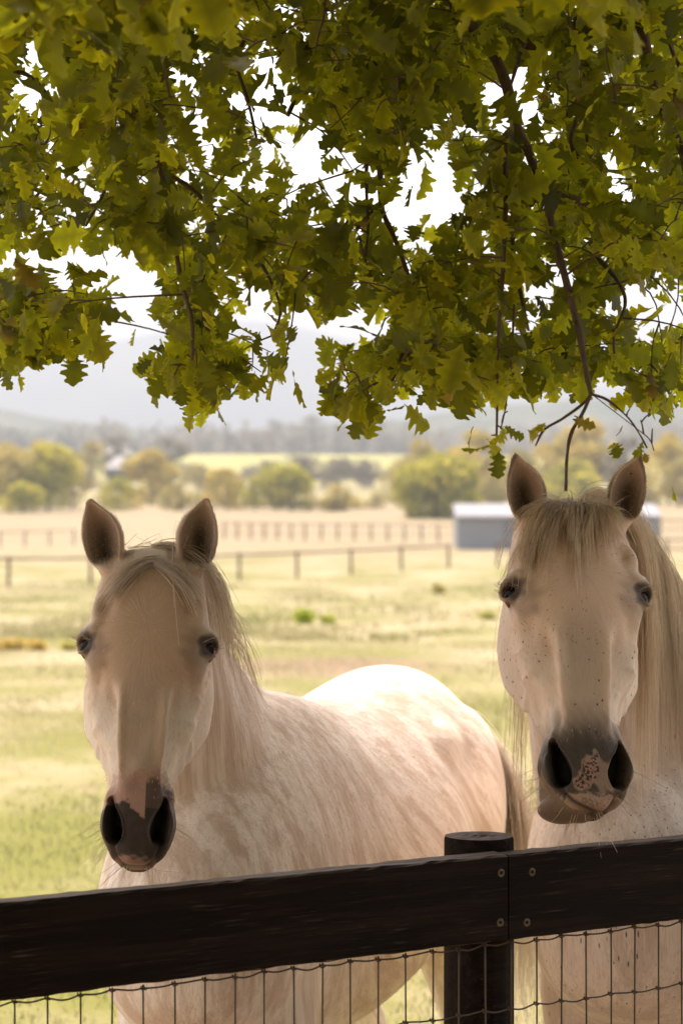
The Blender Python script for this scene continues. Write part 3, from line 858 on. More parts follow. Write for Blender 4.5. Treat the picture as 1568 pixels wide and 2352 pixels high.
# ================================================================== SETTING
GY = np.array([-400, -20, 14, 60, 103, 121, 150, 170, 210, 260, 330, 450, 650, 800, 1000, 1200, 1500, 2500, 9000.])
GZ = np.array([0., 0, 0, -.60, -1.15, -.96, -.55, -.10, .90, 1.95, 3.3, 7.8, 15.5, 20.5, 24, 22, 10, 0, 0])
def ground_z(y, x=0.0):
    y = np.atleast_1d(np.asarray(y, float)); x = np.broadcast_to(np.asarray(x, float), y.shape)
    z = pchip(GY, GZ, y)
    return z + (np.sin(x * .011 + y * .004) * .5 + np.sin(x * .021 - y * .017 + 1) * .25) * smoothstep(300, 700, y) * 2.2 + .03 * np.sin(x * .35 + 1.3) * np.sin(y * .27) * smoothstep(8, 20, y)
def gz(x, y): return float(ground_z([y], [x])[0])

def grid_mesh(xs, ys, zf):
    X, Y = np.meshgrid(xs, ys); Z = zf(X.ravel(), Y.ravel())
    V = np.column_stack([X.ravel(), Y.ravel(), Z]); nx = len(xs); ny = len(ys)
    i = (np.arange(ny - 1)[:, None] * nx + np.arange(nx - 1)[None, :]).ravel()
    return V, np.column_stack([i, i + 1, i + nx + 1, i + nx])

def ground_mat():
    m, nt, out = new_mat('dry_pasture'); t = NT(nt); P = t.obj()
    n1 = t.noise(t.mapping(P, (.30, .16, 1)), 1, 6, .68); n2 = t.noise(P, 1.6, 5, .65); n3 = t.noise(P, 26, 3, .6)
    n4 = t.noise(t.mapping(P, (.055, .02, 1)), 1, 4, .6)
    sp = t.n('ShaderNodeSeparateXYZ'); t.l(P, sp.inputs[0]); Y = sp.outputs[1]
    green = t.mix((.19, .185, .05), (.13, .14, .035), n2)
    straw = t.mix((.35, .30, .185), (.27, .235, .14), n2)
    f = t.math('ADD', t.ramp(n1, (.38, .66)), t.math('MULTIPLY_ADD', t.ramp(Y, (9, 26)), .45, -.30))
    f = t.math('ADD', f, t.math('MULTIPLY', t.math('SUBTRACT', n3, .5), .6), clamp=True)
    c = t.mix(green, straw, f)
    dry = t.math('MULTIPLY', t.ramp(Y, (112, 170)), t.ramp(Y, (330, 290)))       # the paddock beyond the second fence has been cut
    c = t.mix(c, t.mix((.30, .248, .160), (.225, .18, .11), n4), t.math('MULTIPLY', dry, .92))
    far = t.ramp(Y, (400, 520))
    c = t.mix(c, t.mix((.22, .24, .06), (.34, .30, .12), t.ramp(n4, (.4, .6))), far)
    c = t.mix(c, (.17, .115, .08), t.math('MULTIPLY', t.ramp(t.noise(t.mapping(P, (.9, .5, 1)), 1, 5, .7), (.58, .72)), .6))
    c = t.mix(c, t.mix((.40, .30, .20), (.30, .215, .14), n2), t.ramp(Y, (6.2, 4.6)))    # unseen earth under the oak, made sandy to bounce light onto the chests
    # bare trodden patch
    d = t.n('ShaderNodeVectorMath', operation='DISTANCE'); t.l(t.mapping(P, (.42, .22, 0)), d.inputs[0]); d.inputs[1].default_value = (-.15 * .42, 31 * .22, 0)
    bare = t.ramp(t.math('ADD', d.outputs['Value'], t.math('MULTIPLY', n2, .9)), (1.25, .75))
    c = t.mix(c, (.22, .15, .105), t.math('MULTIPLY', bare, .85))
    b = t.bump(t.math('ADD', n3, n2), .6, .05)
    t.l(t.principled(c, .95, b, Specular_IOR_Level=.1), out.inputs[0])
    return m
xs = np.concatenate([-np.geomspace(4000, 6, 40), np.linspace(-5, 5, 11), np.geomspace(6, 4000, 40)])
ys = np.concatenate([np.linspace(-300, -10, 12), np.linspace(-8, 40, 60), np.linspace(42, 340, 120), np.linspace(350, 1600, 100), np.geomspace(1650, 9000, 20)])
V, Fq = grid_mesh(xs, ys, lambda x, y: ground_z(y, x))
tag(link('ground', mesh_from('ground', V, Fq), ground_mat()), kind='structure')

# ---- wooded ridges and the mountain beyond the valley
def hill_mat(name, a, b, sc):
    m, nt, out = new_mat(name); t = NT(nt); P = t.obj()
    c = t.mix(a, b, t.ramp(t.noise(P, sc, 6, .65), (.38, .64)))
    t.l(t.principled(c, .95, t.bump(t.noise(P, sc * 3, 4), .8, 6), Specular_IOR_Level=.05), out.inputs[0]); return m
def ridge(name, Y, prof, depth, mat, rough, seed):
    """prof: (px, py) of the skyline as seen at distance Y"""
    px = np.array([q[0] for q in prof], float); py = np.array([q[1] for q in prof], float)
    x = (np.linspace(px[0], px[-1], 220) - CX) / F * Y
    top = H - (pchip(px, py, np.linspace(px[0], px[-1], 220)) - CY) / F * Y
    r = np.random.default_rng(seed)
    ts = np.linspace(0, 1, 26); V = []
    for k, tt in enumerate(ts):
        prof_t = math.sin(math.pi * tt) ** .8 if tt <= .5 else math.sin(math.pi * tt)
        wob = rough * vnoise(np.column_stack([x / depth * 14, np.full(len(x), tt * 9), np.zeros(len(x))]), seed)
        V.append(np.column_stack([x, np.full(len(x), Y + (tt - .5) * depth), np.maximum(-1, (top + wob) * prof_t - .9)]))
    V = np.concatenate(V); nx = 220; ny = 26
    i = (np.arange(ny - 1)[:, None] * nx + np.arange(nx - 1)[None, :]).ravel()
    o = link(name, mesh_from(name, V, np.column_stack([i, i + 1, i + nx + 1, i + nx])), mat)
    return tag(o, kind='structure')
wood_hill = hill_mat('wooded_hillside', (.035, .050, .022), (.10, .105, .05), .02)
ridge('hills', 1750, [(-1500, 1000), (-300, 960), (0, 948), (100, 962), (250, 985), (420, 1000), (560, 985), (700, 975), (850, 965), (950, 945), (1050, 930), (1200, 918), (1400, 905), (1600, 900), (2400, 905), (3200, 940)], 900, wood_hill, 3, 2)
ridge('mountain', 4600, [(-2500, 1010), (-1200, 930), (-300, 880), (0, 848), (180, 815), (330, 782), (460, 752), (560, 742), (680, 760), (800, 790), (950, 820), (1100, 850), (1300, 880), (1700, 915), (2400, 900), (3600, 985)], 2600, hill_mat('far_mountain', (.040, .055, .035), (.085, .09, .06), .004), 9, 5)

# ---- haze: even air round the whole scene
hm, nt, out = new_mat('haze_air'); t = NT(nt)
pv = t.n('ShaderNodeVolumePrincipled'); pv.inputs['Color'].default_value = (.56, .63, .71, 1); pv.inputs['Density'].default_value = .00058
pv.inputs['Anisotropy'].default_value = .25
t.l(pv.outputs[0], out.inputs['Volume'])
hz = MB(); hz.box((0, 4600, 248), (10400, 10400, 504)); tag(hz.build('haze', hm), kind='stuff')

# ---- grass
def grass_mat(name, a, b):
    m, nt, out = new_mat(name); t = NT(nt)
    c = t.mix(a, b, t.attr('shade'))
    p = t.principled(c, .7, Specular_IOR_Level=.2); tr = t.n('ShaderNodeBsdfTranslucent'); t.l(c, tr.inputs[0])
    mx = t.n('ShaderNodeMixShader'); mx.inputs[0].default_value = .45
    t.l(p, mx.inputs[1]); t.l(tr.outputs[0], mx.inputs[2]); t.l(mx.outputs[0], out.inputs[0]); return m
def blades(base, hgt, wid, lean, shade):
    n = len(base); az = RNG.uniform(0, 6.283, n); la = RNG.uniform(0, 6.283, n); L = RNG.uniform(.1, lean, n) * hgt
    wv = np.column_stack([np.cos(az), np.sin(az), np.zeros(n)]) * (wid / 2)[:, None]
    lv = np.column_stack([np.cos(la), np.sin(la), np.zeros(n)])
    up = np.array([0, 0, 1.])
    m1 = base + up * (hgt * .55)[:, None] + lv * (L * .35)[:, None]; tip = base + up * hgt[:, None] * .96 + lv * L[:, None]
    V = np.stack([base - wv, base + wv, m1 + wv * .7, m1 - wv * .7, tip], 1).reshape(-1, 3)
    i = np.arange(n)[:, None] * 5
    q = np.concatenate([i + np.array([[0, 1, 2, 3]]), i + np.array([[3, 2, 4, 4]])], 0)
    f = [tuple(r) for r in (i + np.array([[0, 1, 2, 3]]))] + [tuple(r) for r in (i + np.array([[3, 2, 4]]))]
    return V, f, np.repeat(shade, 5)
def make_grass():
    n = 76000; n2 = 50000
    Y = np.concatenate([7.0 * (46 / 7.0) ** RNG.uniform(0, 1, n) ** .85, 40 * (104 / 40.) ** RNG.uniform(0, 1, n2)])
    x = RNG.uniform(-1, 1, n + n2) * (Y * .18 + .6); n = n + n2; farg = Y > 40
    cl = vnoise(np.column_stack([x * .9, Y * .5, 0 * x]), 12) + .5 * vnoise(np.column_stack([x * 3, Y * 2, 0 * x]), 13)
    cl = np.where(farg, 1.3 * vnoise(np.column_stack([x * .55, Y * .30, 0 * x]), 17) + .8 * vnoise(np.column_stack([x * 1.9, Y * .9, 0 * x]), 18) - .75, cl)
    keep = cl > RNG.uniform(-1.6, .9, n); x, Y, cl = x[keep], Y[keep], cl[keep]
    hgt = RNG.uniform(.02, .055, len(x)) * (1 + .5 * np.clip(cl, 0, 1)); wid = RNG.uniform(.004, .009, len(x)) * np.clip(Y / 10, 1, 3)
    hgt = hgt * np.where(Y > 40, 2.6, 1); wid = wid * np.where(Y > 40, 2.2, 1)
    g = ground_z(Y, x)
    sh = np.clip(.50 + .35 * vnoise(np.column_stack([x * .7, Y * .22, 0 * x + 5]), 14) + np.where(Y > 40, .12, .018 * (Y - 14)) + RNG.normal(0, .16, len(x)), 0, 1)
    V, f, s = blades(np.column_stack([x, Y, g - .01]), hgt, wid, .9, sh)
    me = mesh_from('grass', V, f); at = me.attributes.new('shade', 'FLOAT', 'POINT'); at.data.foreach_set('value', s.astype(np.float32))
    tag(link('grass', me, grass_mat('grass_blades', (.17, .185, .040), (.42, .365, .215))), kind='stuff')
make_grass()

# ---- weeds standing in the pasture
def weed(px, py_base, hpx, wpx, Y, n, a, b, label):
    c = W(px, py_base, Y); h_ = hpx / F * Y; w_ = wpx / F * Y
    base = np.column_stack([RNG.normal(0, w_ * .20, n), RNG.normal(0, w_ * .20, n), np.zeros(n)])
    V, f, s = blades(base, RNG.uniform(.4, 1.0, n) * h_, np.full(n, .012 * Y / 12 + .004), .8, RNG.uniform(0, 1, n))
    # leaf clumps up the stems
    k = n * 3; pos = np.column_stack([RNG.normal(0, w_ * .24, k), RNG.normal(0, w_ * .24, k), RNG.beta(2, 1.8, k) * h_ * .8])
    lv, lf = quad_leaves(pos, .016 * Y / 12, RNG)
    f2 = [tuple(int(i) + len(V) for i in q) for q in lf]
    me = mesh_from('weed', np.vstack([V, lv]), f + f2)
    at = me.attributes.new('shade', 'FLOAT', 'POINT'); at.data.foreach_set('value', np.concatenate([s, np.repeat(RNG.uniform(0, 1, k), 4)]).astype(np.float32))
    o = link('weed_clump', me, grass_mat('weed_leaves', a, b), None, (c[0], c[1], gz(c[0], c[1]) - .02))
    tag(o, label, 'weed', 'weeds in the pasture')
def quad_leaves(pos, size, rng):
    n = len(pos); sz = size * rng.uniform(.6, 1.4, n)
    u = rng.normal(size=(n, 3)); u /= np.linalg.norm(u, axis=1)[:, None]
    w = np.cross(u, rng.normal(size=(n, 3))); w /= np.linalg.norm(w, axis=1)[:, None]
    u = u * sz[:, None]; w = w * (sz * .62)[:, None]
    V = np.stack([pos - u, pos - w * .9 - u * .1, pos + u, pos + w], 1).reshape(-1, 3)
    return V, np.arange(n * 4).reshape(-1, 4)
weed(698, 1412, 42, 40, 49, 70, (.24, .32, .02), (.42, .46, .04), 'bright green bushy weed alone in mid pasture beside a smaller one')
weed(752, 1412, 28, 30, 49, 40, (.30, .34, .05), (.48, .48, .09), 'small faint weed just right of the bright green bushy weed')
weed(1005, 1352, 30, 26, 84, 40, (.32, .29, .08), (.48, .41, .14), 'small olive weed close to the paddock fence, left of the grey shed')
weed(1118, 1398, 24, 40, 52, 40, (.32, .34, .08), (.48, .45, .12), 'low green tuft beside the dark flecked horse, at the height of its eye')
weed(22, 1472, 36, 60, 36, 60, (.42, .33, .09), (.60, .45, .14), 'straw coloured tussock at the left edge of the pasture')
weed(84, 1478, 32, 44, 36, 50, (.42, .32, .08), (.62, .44, .12), 'golden dry tussock between the edge and the cream horse')
weed(160, 1482, 28, 40, 36, 40, (.30, .31, .06), (.50, .42, .12), 'greenish tussock nearest the cream horse left ear and cheek')

# ---- paddock fences
def timber_mat(name, a, b):
    m, nt, out = new_mat(name); t = NT(nt); P = t.obj()
    c = t.mix(a, b, t.noise(t.mapping(P, (6, 6, 1.5)), 1, 5)); t.l(t.principled(c, .85, t.bump(t.noise(P, 30, 4), .5, .01)), out.inputs[0]); return m
MAT['brown_timber'] = timber_mat('weathered_brown_timber', (.085, .055, .036), (.14, .095, .062))
MAT['pale_timber'] = timber_mat('sun_bleached_timber', (.115, .09, .068), (.18, .14, .105))
def paddock_fence(pts, post_every, hgt, rails, mat, label, r=.07):
    """pts: ground points (x, y) the fence runs through"""
    pts = [np.array(p, float) for p in pts]
    org = np.array([pts[0][0], pts[0][1], gz(*pts[0])]); root = empty('paddock_fence', org)
    tag(root, label, 'fence', 'paddock fences')
    posts = []
    for a, b in zip(pts[:-1], pts[1:]):
        L = np.linalg.norm(b - a); k = max(1, int(round(L / post_every)))
        posts += [a + (b - a) * i / k for i in range(k)]
    posts.append(pts[-1])
    tops = []
    v, f = tube([(0, 0, -.3), (0, 0, hgt - .02), (0, 0, hgt)], [r, r, r * .85], 10); pm = mesh_from('post', v, f)
    for k, q in enumerate(posts):
        z = gz(*q); h2 = hgt + .03 * math.sin(k * 7.3)
        link('post', pm, mat if k == 0 else None, root, Vector((q[0], q[1], z)) - Vector(org)).rotation_euler = (.02 * math.sin(k * 3.1), .02 * math.sin(k * 5.7), k)
        tops.append(np.array([q[0], q[1], z]))
    for hr, th in rails:
        mb = MB()
        for a, b in zip(tops[:-1], tops[1:]):
            d = b - a; d /= np.linalg.norm(d); s_ = np.cross(d, [0, 0, 1]); off = -s_ * 0.0
            mb.tube([a + [0, 0, hr], (a + b) / 2 + [0, 0, hr - .015], b + [0, 0, hr]], th, 6)
        mb.v = [np.concatenate(mb.v) - org]
        mb.build('rail', mat, root, True)
def PX(px, Y): return ((px - CX) / F * Y, Y)
paddock_fence([PX(-1900, 74), PX(-420, 88), PX(20, 96), PX(550, 106), PX(1030, 121)], 4.5, 1.22, [(1.12, .055)], MAT['brown_timber'], 'dark single rail fence crossing the green pasture behind the left horse')
paddock_fence([PX(1142, 124), PX(1530, 133), PX(1900, 140), PX(3600, 150)], 3.0, 1.25, [(1.15, .05), (.65, .035)], MAT['brown_timber'], 'dark fence running in front of the grey shed behind the right horse')
paddock_fence([PX(515, 172), PX(700, 168), PX(1045, 165)], 1.25, 1.25, [(1.12, .05), (.55, .03)], MAT['pale_timber'], 'pale closely posted fence beyond the single rail fence, left of the shed', .075)
paddock_fence([PX(-300, 150), PX(0, 155), PX(170, 160)], 2.6, 1.1, [(1.0, .035)], MAT['pale_timber'], 'faint pale fence at the left edge between the pasture and the dry field', .06)
paddock_fence([PX(1515, 176), PX(1700, 176), PX(2100, 176)], 2.4, 1.35, [(1.2, .06), (.6, .04)], MAT['brown_timber'], 'short dark fence to the right of the shed behind the right ear')

# ---- shed
def shed():
    Y = 152.0; xl = PX(1050, Y)[0]; xr = PX(1512, Y)[0]; z0 = min(gz(xl, Y), gz(xr, Y)) - .05
    hgt = (1265 - 1186) / F * Y; cx = (xl + xr) / 2; w = xr - xl; dp = 6.0; org = (cx, Y + dp / 2, z0)
    root = empty('metal_shed', org); tag(root, 'grey corrugated metal shed with a pale roof, half hidden by the right horse', 'shed')
    def metal(name, a, rib):
        m, nt, out = new_mat(name); t = NT(nt); P = t.obj()
        wv = t.n('ShaderNodeTexWave', bands_direction='X'); t.l(P, wv.inputs[0]); wv.inputs['Scale'].default_value = rib
        c = t.mix(a, tuple(q * .8 for q in a), t.noise(P, .8, 5))
        t.l(t.principled(c, .5, t.bump(wv.outputs['Fac'], .6, .03), Metallic=.0), out.inputs[0]); return m
    wallm = metal('blue_grey_sheeting', (.215, .22, .245), 5); roofm = metal('pale_roof_sheeting', (.25, .25, .27), 4)
    mb = MB()
    mb.box((0, -dp / 2 + .03, hgt / 2), (w, .06, hgt)); mb.box((-w / 2 + .03, .0, hgt / 2), (.06, dp - .12, hgt)); mb.box((w / 2 - .03, 0, hgt / 2), (.06, dp - .12, hgt)); mb.box((0, dp / 2 - .03, hgt / 2), (w, .06, hgt))
    mb.build('wall', wallm, root)
    mb = MB(); rise = .72
    a = math.atan2(rise, dp / 2)
    for s_ in (-1, 1):
        L = math.hypot(rise, dp / 2 + .2)
        R = np.array([[1, 0, 0], [0, math.cos(s_ * -a), -math.sin(s_ * -a)], [0, math.sin(s_ * -a), math.cos(s_ * -a)]])
        mb.box((0, s_ * (dp / 4 + .08), hgt + rise / 2 + .03), (w + .3, L, .05), R)
    mb.build('roof', roofm, root)
    for s_ in (-1, 1):
        v = [(s_ * (w / 2 - .03), -dp / 2 + .06, hgt), (s_ * (w / 2 - .03), dp / 2 - .06, hgt), (s_ * (w / 2 - .03), 0, hgt + rise - .06)]
        v2 = [(q[0] - s_ * .05, q[1], q[2]) for q in v]
        link('gable', mesh_from('gable', v + v2, [(0, 1, 2), (3, 5, 4), (0, 3, 4, 1), (1, 4, 5, 2), (2, 5, 3, 0)], False), wallm, root)
    mb = MB(); mb.box((-w * .18, -dp / 2 - .02, 1.1), (2.4, .03, 2.1)); mb.build('door', metal('door_sheeting', (.17, .175, .21), 7), root)
    mb = MB(); mb.tube([(-w / 2 - .1, -dp / 2 - .26, hgt - .08), (w / 2 + .1, -dp / 2 - .26, hgt - .08)], .07, 8); mb.build('gutter', roofm, root)
shed()

# ---- houses far off among the trees
MAT['house_wall'] = hill_mat('painted_boards', (.70, .66, .60), (.60, .56, .50), 2)
MAT['house_roof'] = hill_mat('pale_tin_roof', (.80, .79, .78), (.70, .69, .68), 2)
MAT['window_dark'] = hill_mat('dark_panes', (.03, .035, .04), (.05, .05, .055), 2)
def house(px, py, wpx, Y, label):
    c = W(px, py, Y); w = wpx / F * Y; z0 = gz(c[0], Y) - .2; hgt = max(2.6, c[2] - z0)
    root = empty('house', (c[0], Y, z0)); tag(root, label, 'house', 'farm houses among the trees')
    mb = MB(); mb.box((0, 0, hgt / 2), (w, 7, hgt)); mb.build('wall', MAT['house_wall'], root)
    v = [(-w/2-.4, -3.9, hgt), (w/2+.4, -3.9, hgt), (w/2+.4, 3.9, hgt), (-w/2-.4, 3.9, hgt), (-w/2+1.2, 0, hgt+2.2), (w/2-1.2, 0, hgt+2.2)]
    link('roof', mesh_from('roof', v, [(0, 1, 5, 4), (2, 3, 4, 5), (1, 2, 5), (3, 0, 4), (3, 2, 1, 0)], False), MAT['house_roof'], root)
    for k in (-.3, 0, .3):
        mb = MB(); mb.box((k * w, -3.52, hgt - 1.3), (1.3, .06, 1.1)); mb.build('window', MAT['window_dark'], root)
house(276, 1094, 50, 430, 'white roofed farm house among the trees, above the left ear of the cream horse')
house(186, 1108, 36, 420, 'small pale house between tree crowns, left of the white roofed house')
house(270, 1062, 60, 560, 'distant low white building in the far green field above the white roofed house')
# ================================================================== TREES OF THE VALLEY
def foliage_mat(name, a, b, tr_=.5):
    m, nt, out = new_mat(name); t = NT(nt)
    c = t.mix(a, b, t.attr('shade'))
    p = t.principled(c, .65, Specular_IOR_Level=.25); tr = t.n('ShaderNodeBsdfTranslucent'); t.l(c, tr.inputs[0])
    mx = t.n('ShaderNodeMixShader'); mx.inputs[0].default_value = tr_
    t.l(p, mx.inputs[1]); t.l(tr.outputs[0], mx.inputs[2]); t.l(mx.outputs[0], out.inputs[0]); return m
FM = dict(green=foliage_mat('bright_green_foliage', (.23, .23, .018), (.52, .47, .06)),
          olive=foliage_mat('olive_foliage', (.22, .195, .045), (.48, .39, .12)),
          gold=foliage_mat('golden_foliage', (.32, .265, .045), (.60, .47, .11)),
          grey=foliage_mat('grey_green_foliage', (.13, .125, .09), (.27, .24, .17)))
BARK = timber_mat('grey_bark', (.09, .07, .055), (.17, .14, .11))
def tree(px, py_top, wpx, py_base, Y, fm, label, group, shape='round', n=900):
    x = (px - CX) / F * Y; w = wpx * 1.14 / F * Y; zb = H - (py_base - CY) / F * Y; zt = H - (py_top - CY) / F * Y
    zb = gz(x, Y) - .1 if Y < 900 else zb
    hgt = max(zt - zb, 1.5); r = np.random.default_rng(int(px * 7 + py_top * 3 + Y))
    root = empty('tree', (x, Y, zb)); tag(root, label, 'tree', group)
    mb = MB(); tr_ = max(.10, hgt * .022)
    low = .06 if shape == 'bush' else .16
    mb.tube([(0, 0, -.2), (.02 * hgt, 0, hgt * .3), (-.02 * hgt, .01 * hgt, hgt * .62), (0, 0, hgt * .85)], [tr_ * 1.25, tr_, tr_ * .6, tr_ * .2], 7)
    lobes = []
    K = 11 if shape != 'tall' else 9
    for k in range(K):
        a = k * 2.4 + r.uniform(0, 1); zz = r.uniform(low, .86); rad = (1 - abs((zz - .5) / .62) ** 2.2) ** .5 if abs(zz - .5) < .62 else .2
        if shape == 'tall': rad *= .7
        c = np.array([math.cos(a) * w * .33 * rad * r.uniform(.5, 1.05), math.sin(a) * w * .33 * rad * r.uniform(.5, 1.05), zz * hgt])
        s_ = w * r.uniform(.15, .25) if shape != 'tall' else w * r.uniform(.20, .30)
        lobes.append((c, s_)); mb.tube([(0, 0, hgt * max(.18, zz - .32)), c * [.5, .5, 1] - [0, 0, s_ * .5], c], [tr_ * .45, tr_ * .3, tr_ * .12], 5)
    lobes.append((np.array([0, 0, hgt * .88]), w * .16))
    mb.build('trunk', BARK, root, True)
    pos = []; sh = []
    per = int(n * 1.5) // len(lobes)
    for c, s_ in lobes:
        u = r.normal(size=(per, 3)); u /= np.linalg.norm(u, axis=1)[:, None]
        rr = s_ * (.45 + .65 * r.uniform(0, 1, per) ** .5)
        p = c + u * rr[:, None] * np.array([1.15, 1.15, .80]); pos.append(p); sh.append(np.clip(.5 + r.normal(0, .22) + r.normal(0, .18, per), 0, 1))
    pos = np.concatenate(pos); sh = np.concatenate(sh); ok = (pos[:, 2] > hgt * low * .4) & (pos[:, 2] < hgt * 1.02); pos, sh = pos[ok], sh[ok]
    v, f = quad_leaves(pos, w * .045, r)
    me = mesh_from('crown', v, f); at = me.attributes.new('shade', 'FLOAT', 'POINT'); at.data.foreach_set('value', np.repeat(sh, 4).astype(np.float32))
    link('crown', me, FM[fm], root)
G1 = 'trees along the edge of the dry field'
T = [ # px, top, width, base, Y, foliage, label, shape
 (1008, 1046, 185, 1190, 226, 'green', 'big round bright green tree standing alone left of the grey shed', 'bush', 2400),
 (665, 1068, 118, 1168, 262, 'green', 'round dark green tree right of the cream horse ears, left of the low bush', 'bush', 1500),
 (768, 1112, 76, 1176, 258, 'olive', 'low round bush tree at the foot of the round dark green tree', 'bush', 900),
 (520, 1078, 92, 1168, 266, 'gold', 'yellow green tree just left of the round dark green tree', 'round', 1100),
 (585, 1092, 70, 1170, 264, 'green', 'small green tree squeezed between the yellow green tree and the round dark one', 'bush', 800),
 (415, 1108, 60, 1176, 262, 'olive', 'low olive bush tree above the gap between the cream horse ears', 'bush', 800),
 (345, 1034, 124, 1160, 300, 'gold', 'broad golden tree behind the gap between the cream horse ears', 'round', 1300),
 (272, 1096, 76, 1172, 262, 'green', 'small round green tree just right of the left ear of the cream horse', 'bush', 900),
 (110, 1020, 140, 1178, 258, 'green', 'tall dense green tree left of the left ear of the cream horse', 'round', 1600),
 (22, 1034, 124, 1178, 256, 'olive', 'large olive tree cut by the left edge of the picture', 'round', 1300),
 (52, 1108, 84, 1182, 250, 'green', 'low green bush tree in front of the trees at the left edge', 'bush', 900),
 (164, 1042, 84, 1174, 268, 'olive', 'slim olive tree on the right side of the tall dense green tree', 'round', 800),
 (88, 1006, 78, 1130, 330, 'gold', 'golden topped tree rising behind the tall dense green tree', 'round', 900),
 (12, 1010, 80, 1130, 335, 'gold', 'golden tree at the very left edge behind the large olive tree', 'round', 900),
 (208, 1008, 80, 1110, 390, 'olive', 'hazy olive tree behind the small pale house', 'round', 800),
 (268, 1000, 84, 1090, 440, 'grey', 'hazy grey green tree behind the distant low white building', 'round', 800),
 (392, 1002, 78, 1080, 470, 'grey', 'hazy grey green tree on the near side of the far green field, left end', 'round', 800),
 (965, 1008, 110, 1150, 300, 'olive', 'tall olive tree rising behind the big round tree', 'round', 1200),
 (1092, 985, 130, 1150, 310, 'gold', 'wide golden tree between the big round tree and the left ear of the flecked horse', 'round', 1400),
 (1190, 1030, 96, 1160, 300, 'olive', 'olive tree hidden mostly by the left ear of the flecked horse', 'round', 1000),
 (1310, 1058, 130, 1165, 285, 'green', 'green tree between the ears of the flecked horse', 'round', 1300),
 (1352, 962, 150, 1150, 330, 'gold', 'tall golden tree behind the green tree between the ears of the flecked horse', 'round', 1500),
 (1440, 1000, 100, 1150, 320, 'grey', 'grey green tree behind the right ear of the flecked horse', 'round', 1000),
 (1535, 990, 110, 1150, 310, 'gold', 'golden tree at the right edge of the picture', 'round', 1200),
 (1555, 1060, 90, 1160, 290, 'olive', 'olive tree low at the right edge in front of the golden one', 'bush', 900),
 (1470, 1085, 90, 1165, 285, 'olive', 'low olive tree just above the right end of the shed', 'bush', 900),
 (1250, 1015, 90, 1140, 340, 'gold', 'pale golden tree behind the forked hanging twig', 'round', 900),
 (1130, 1085, 80, 1170, 280, 'olive', 'low olive tree above the left end of the shed', 'bush', 800),
 (905, 1090, 60, 1150, 320, 'olive', 'small olive tree by the left shoulder of the big round tree', 'bush', 700),
 (690, 1048, 80, 1130, 380, 'grey', 'dark hazy tree behind the round dark green tree', 'round', 700),
 (770, 1052, 76, 1128, 390, 'grey', 'dark hazy tree above the low round bush tree', 'round', 700),
 (835, 1056, 70, 1128, 395, 'grey', 'dark hazy tree between the low bush and the big round tree', 'round', 700),
 (610, 1060, 70, 1128, 400, 'grey', 'dark hazy tree behind the small green tree', 'round', 700),
 (455, 1066, 70, 1130, 380, 'olive', 'hazy olive tree behind the yellow green tree, on its left', 'round', 700),
]
for k, px in enumerate(range(300, 1010, 46)):
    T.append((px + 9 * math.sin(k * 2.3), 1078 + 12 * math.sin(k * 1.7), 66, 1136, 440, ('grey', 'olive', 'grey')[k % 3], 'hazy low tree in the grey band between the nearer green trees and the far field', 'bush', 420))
for k, px in enumerate((240, 305, 385, 455, 540, 622, 715, 812, 860, 930)):
    T.append((px, 1132 + 6 * math.sin(k * 2.1), 52, 1172, 275, ('olive', 'gold', 'olive')[k % 3], 'small brownish shrub in a gap at the foot of the trees beyond the field', 'bush', 420))
for q in T: tree(*q[:7], G1, q[7], q[8])
# taller trees on the crest beyond the far field
CR2 = [(520, 968, 40, 'tall'), (545, 992, 48, 'round'), (470, 998, 50, 'round'), (625, 960, 62, 'round'), (672, 984, 52, 'round'), (720, 952, 66, 'round'), (775, 970, 60, 'round'), (830, 984, 56, 'round'), (880, 962, 64, 'round'), (925, 978, 58, 'round'), (585, 986, 50, 'round')]
for px, tp, w, s_ in CR2:
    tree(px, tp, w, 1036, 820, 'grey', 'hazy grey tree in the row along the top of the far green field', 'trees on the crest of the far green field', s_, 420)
# far wood on the ridge: nobody could count it
def far_wood():
    r = np.random.default_rng(5); pos = []; sh = []
    for k in range(1100):
        px = r.uniform(-60, 1630) if k < 420 else r.choice([r.uniform(-2600, -60), r.uniform(1630, 4200)]); Y = r.uniform(900, 1500); py = np.interp(px, [-2600, -60, 250, 420, 700, 950, 1200, 1630, 4200], [1000, 1006, 1012, 1014, 1005, 992, 975, 960, 985]) + (1500 - Y) / 600 * 26
        if k > 760 and (px < -170 or px > 1740): Y = r.uniform(255, 360); py = 1176 - (gz((px - CX) / F * Y, Y) - H) / Y * F - r.uniform(40, 100)      # the wood on either side of the valley view
        c = W(px, py, Y); s_ = r.uniform(3.5, 8.5) if Y > 800 else r.uniform(1.6, 3.2)
        g0 = gz(c[0], Y); c[2] = max(c[2] - s_, g0 + s_ * .7)
        u = r.normal(size=(60, 3)); u /= np.linalg.norm(u, axis=1)[:, None]
        pos.append(c + u * s_ * r.uniform(.5, 1.05, (60, 1)) * np.array([1, 1, 1.15])); sh.append(np.clip(r.uniform(0, 1) + r.normal(0, .1, 60), 0, 1))
        zz = np.linspace(g0, c[2], 8); pos.append(np.column_stack([np.full(8, c[0]), np.full(8, c[1]), zz])); sh.append(np.zeros(8))
    pos = np.concatenate(pos); sh = np.concatenate(sh); v, f = quad_leaves(pos, np.where(pos[:, 1] > 800, 1.9, .75), r)
    me = mesh_from('far_woodland', v, f); at = me.attributes.new('shade', 'FLOAT', 'POINT'); at.data.foreach_set('value', np.repeat(sh, 4).astype(np.float32))
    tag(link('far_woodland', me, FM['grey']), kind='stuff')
far_wood()
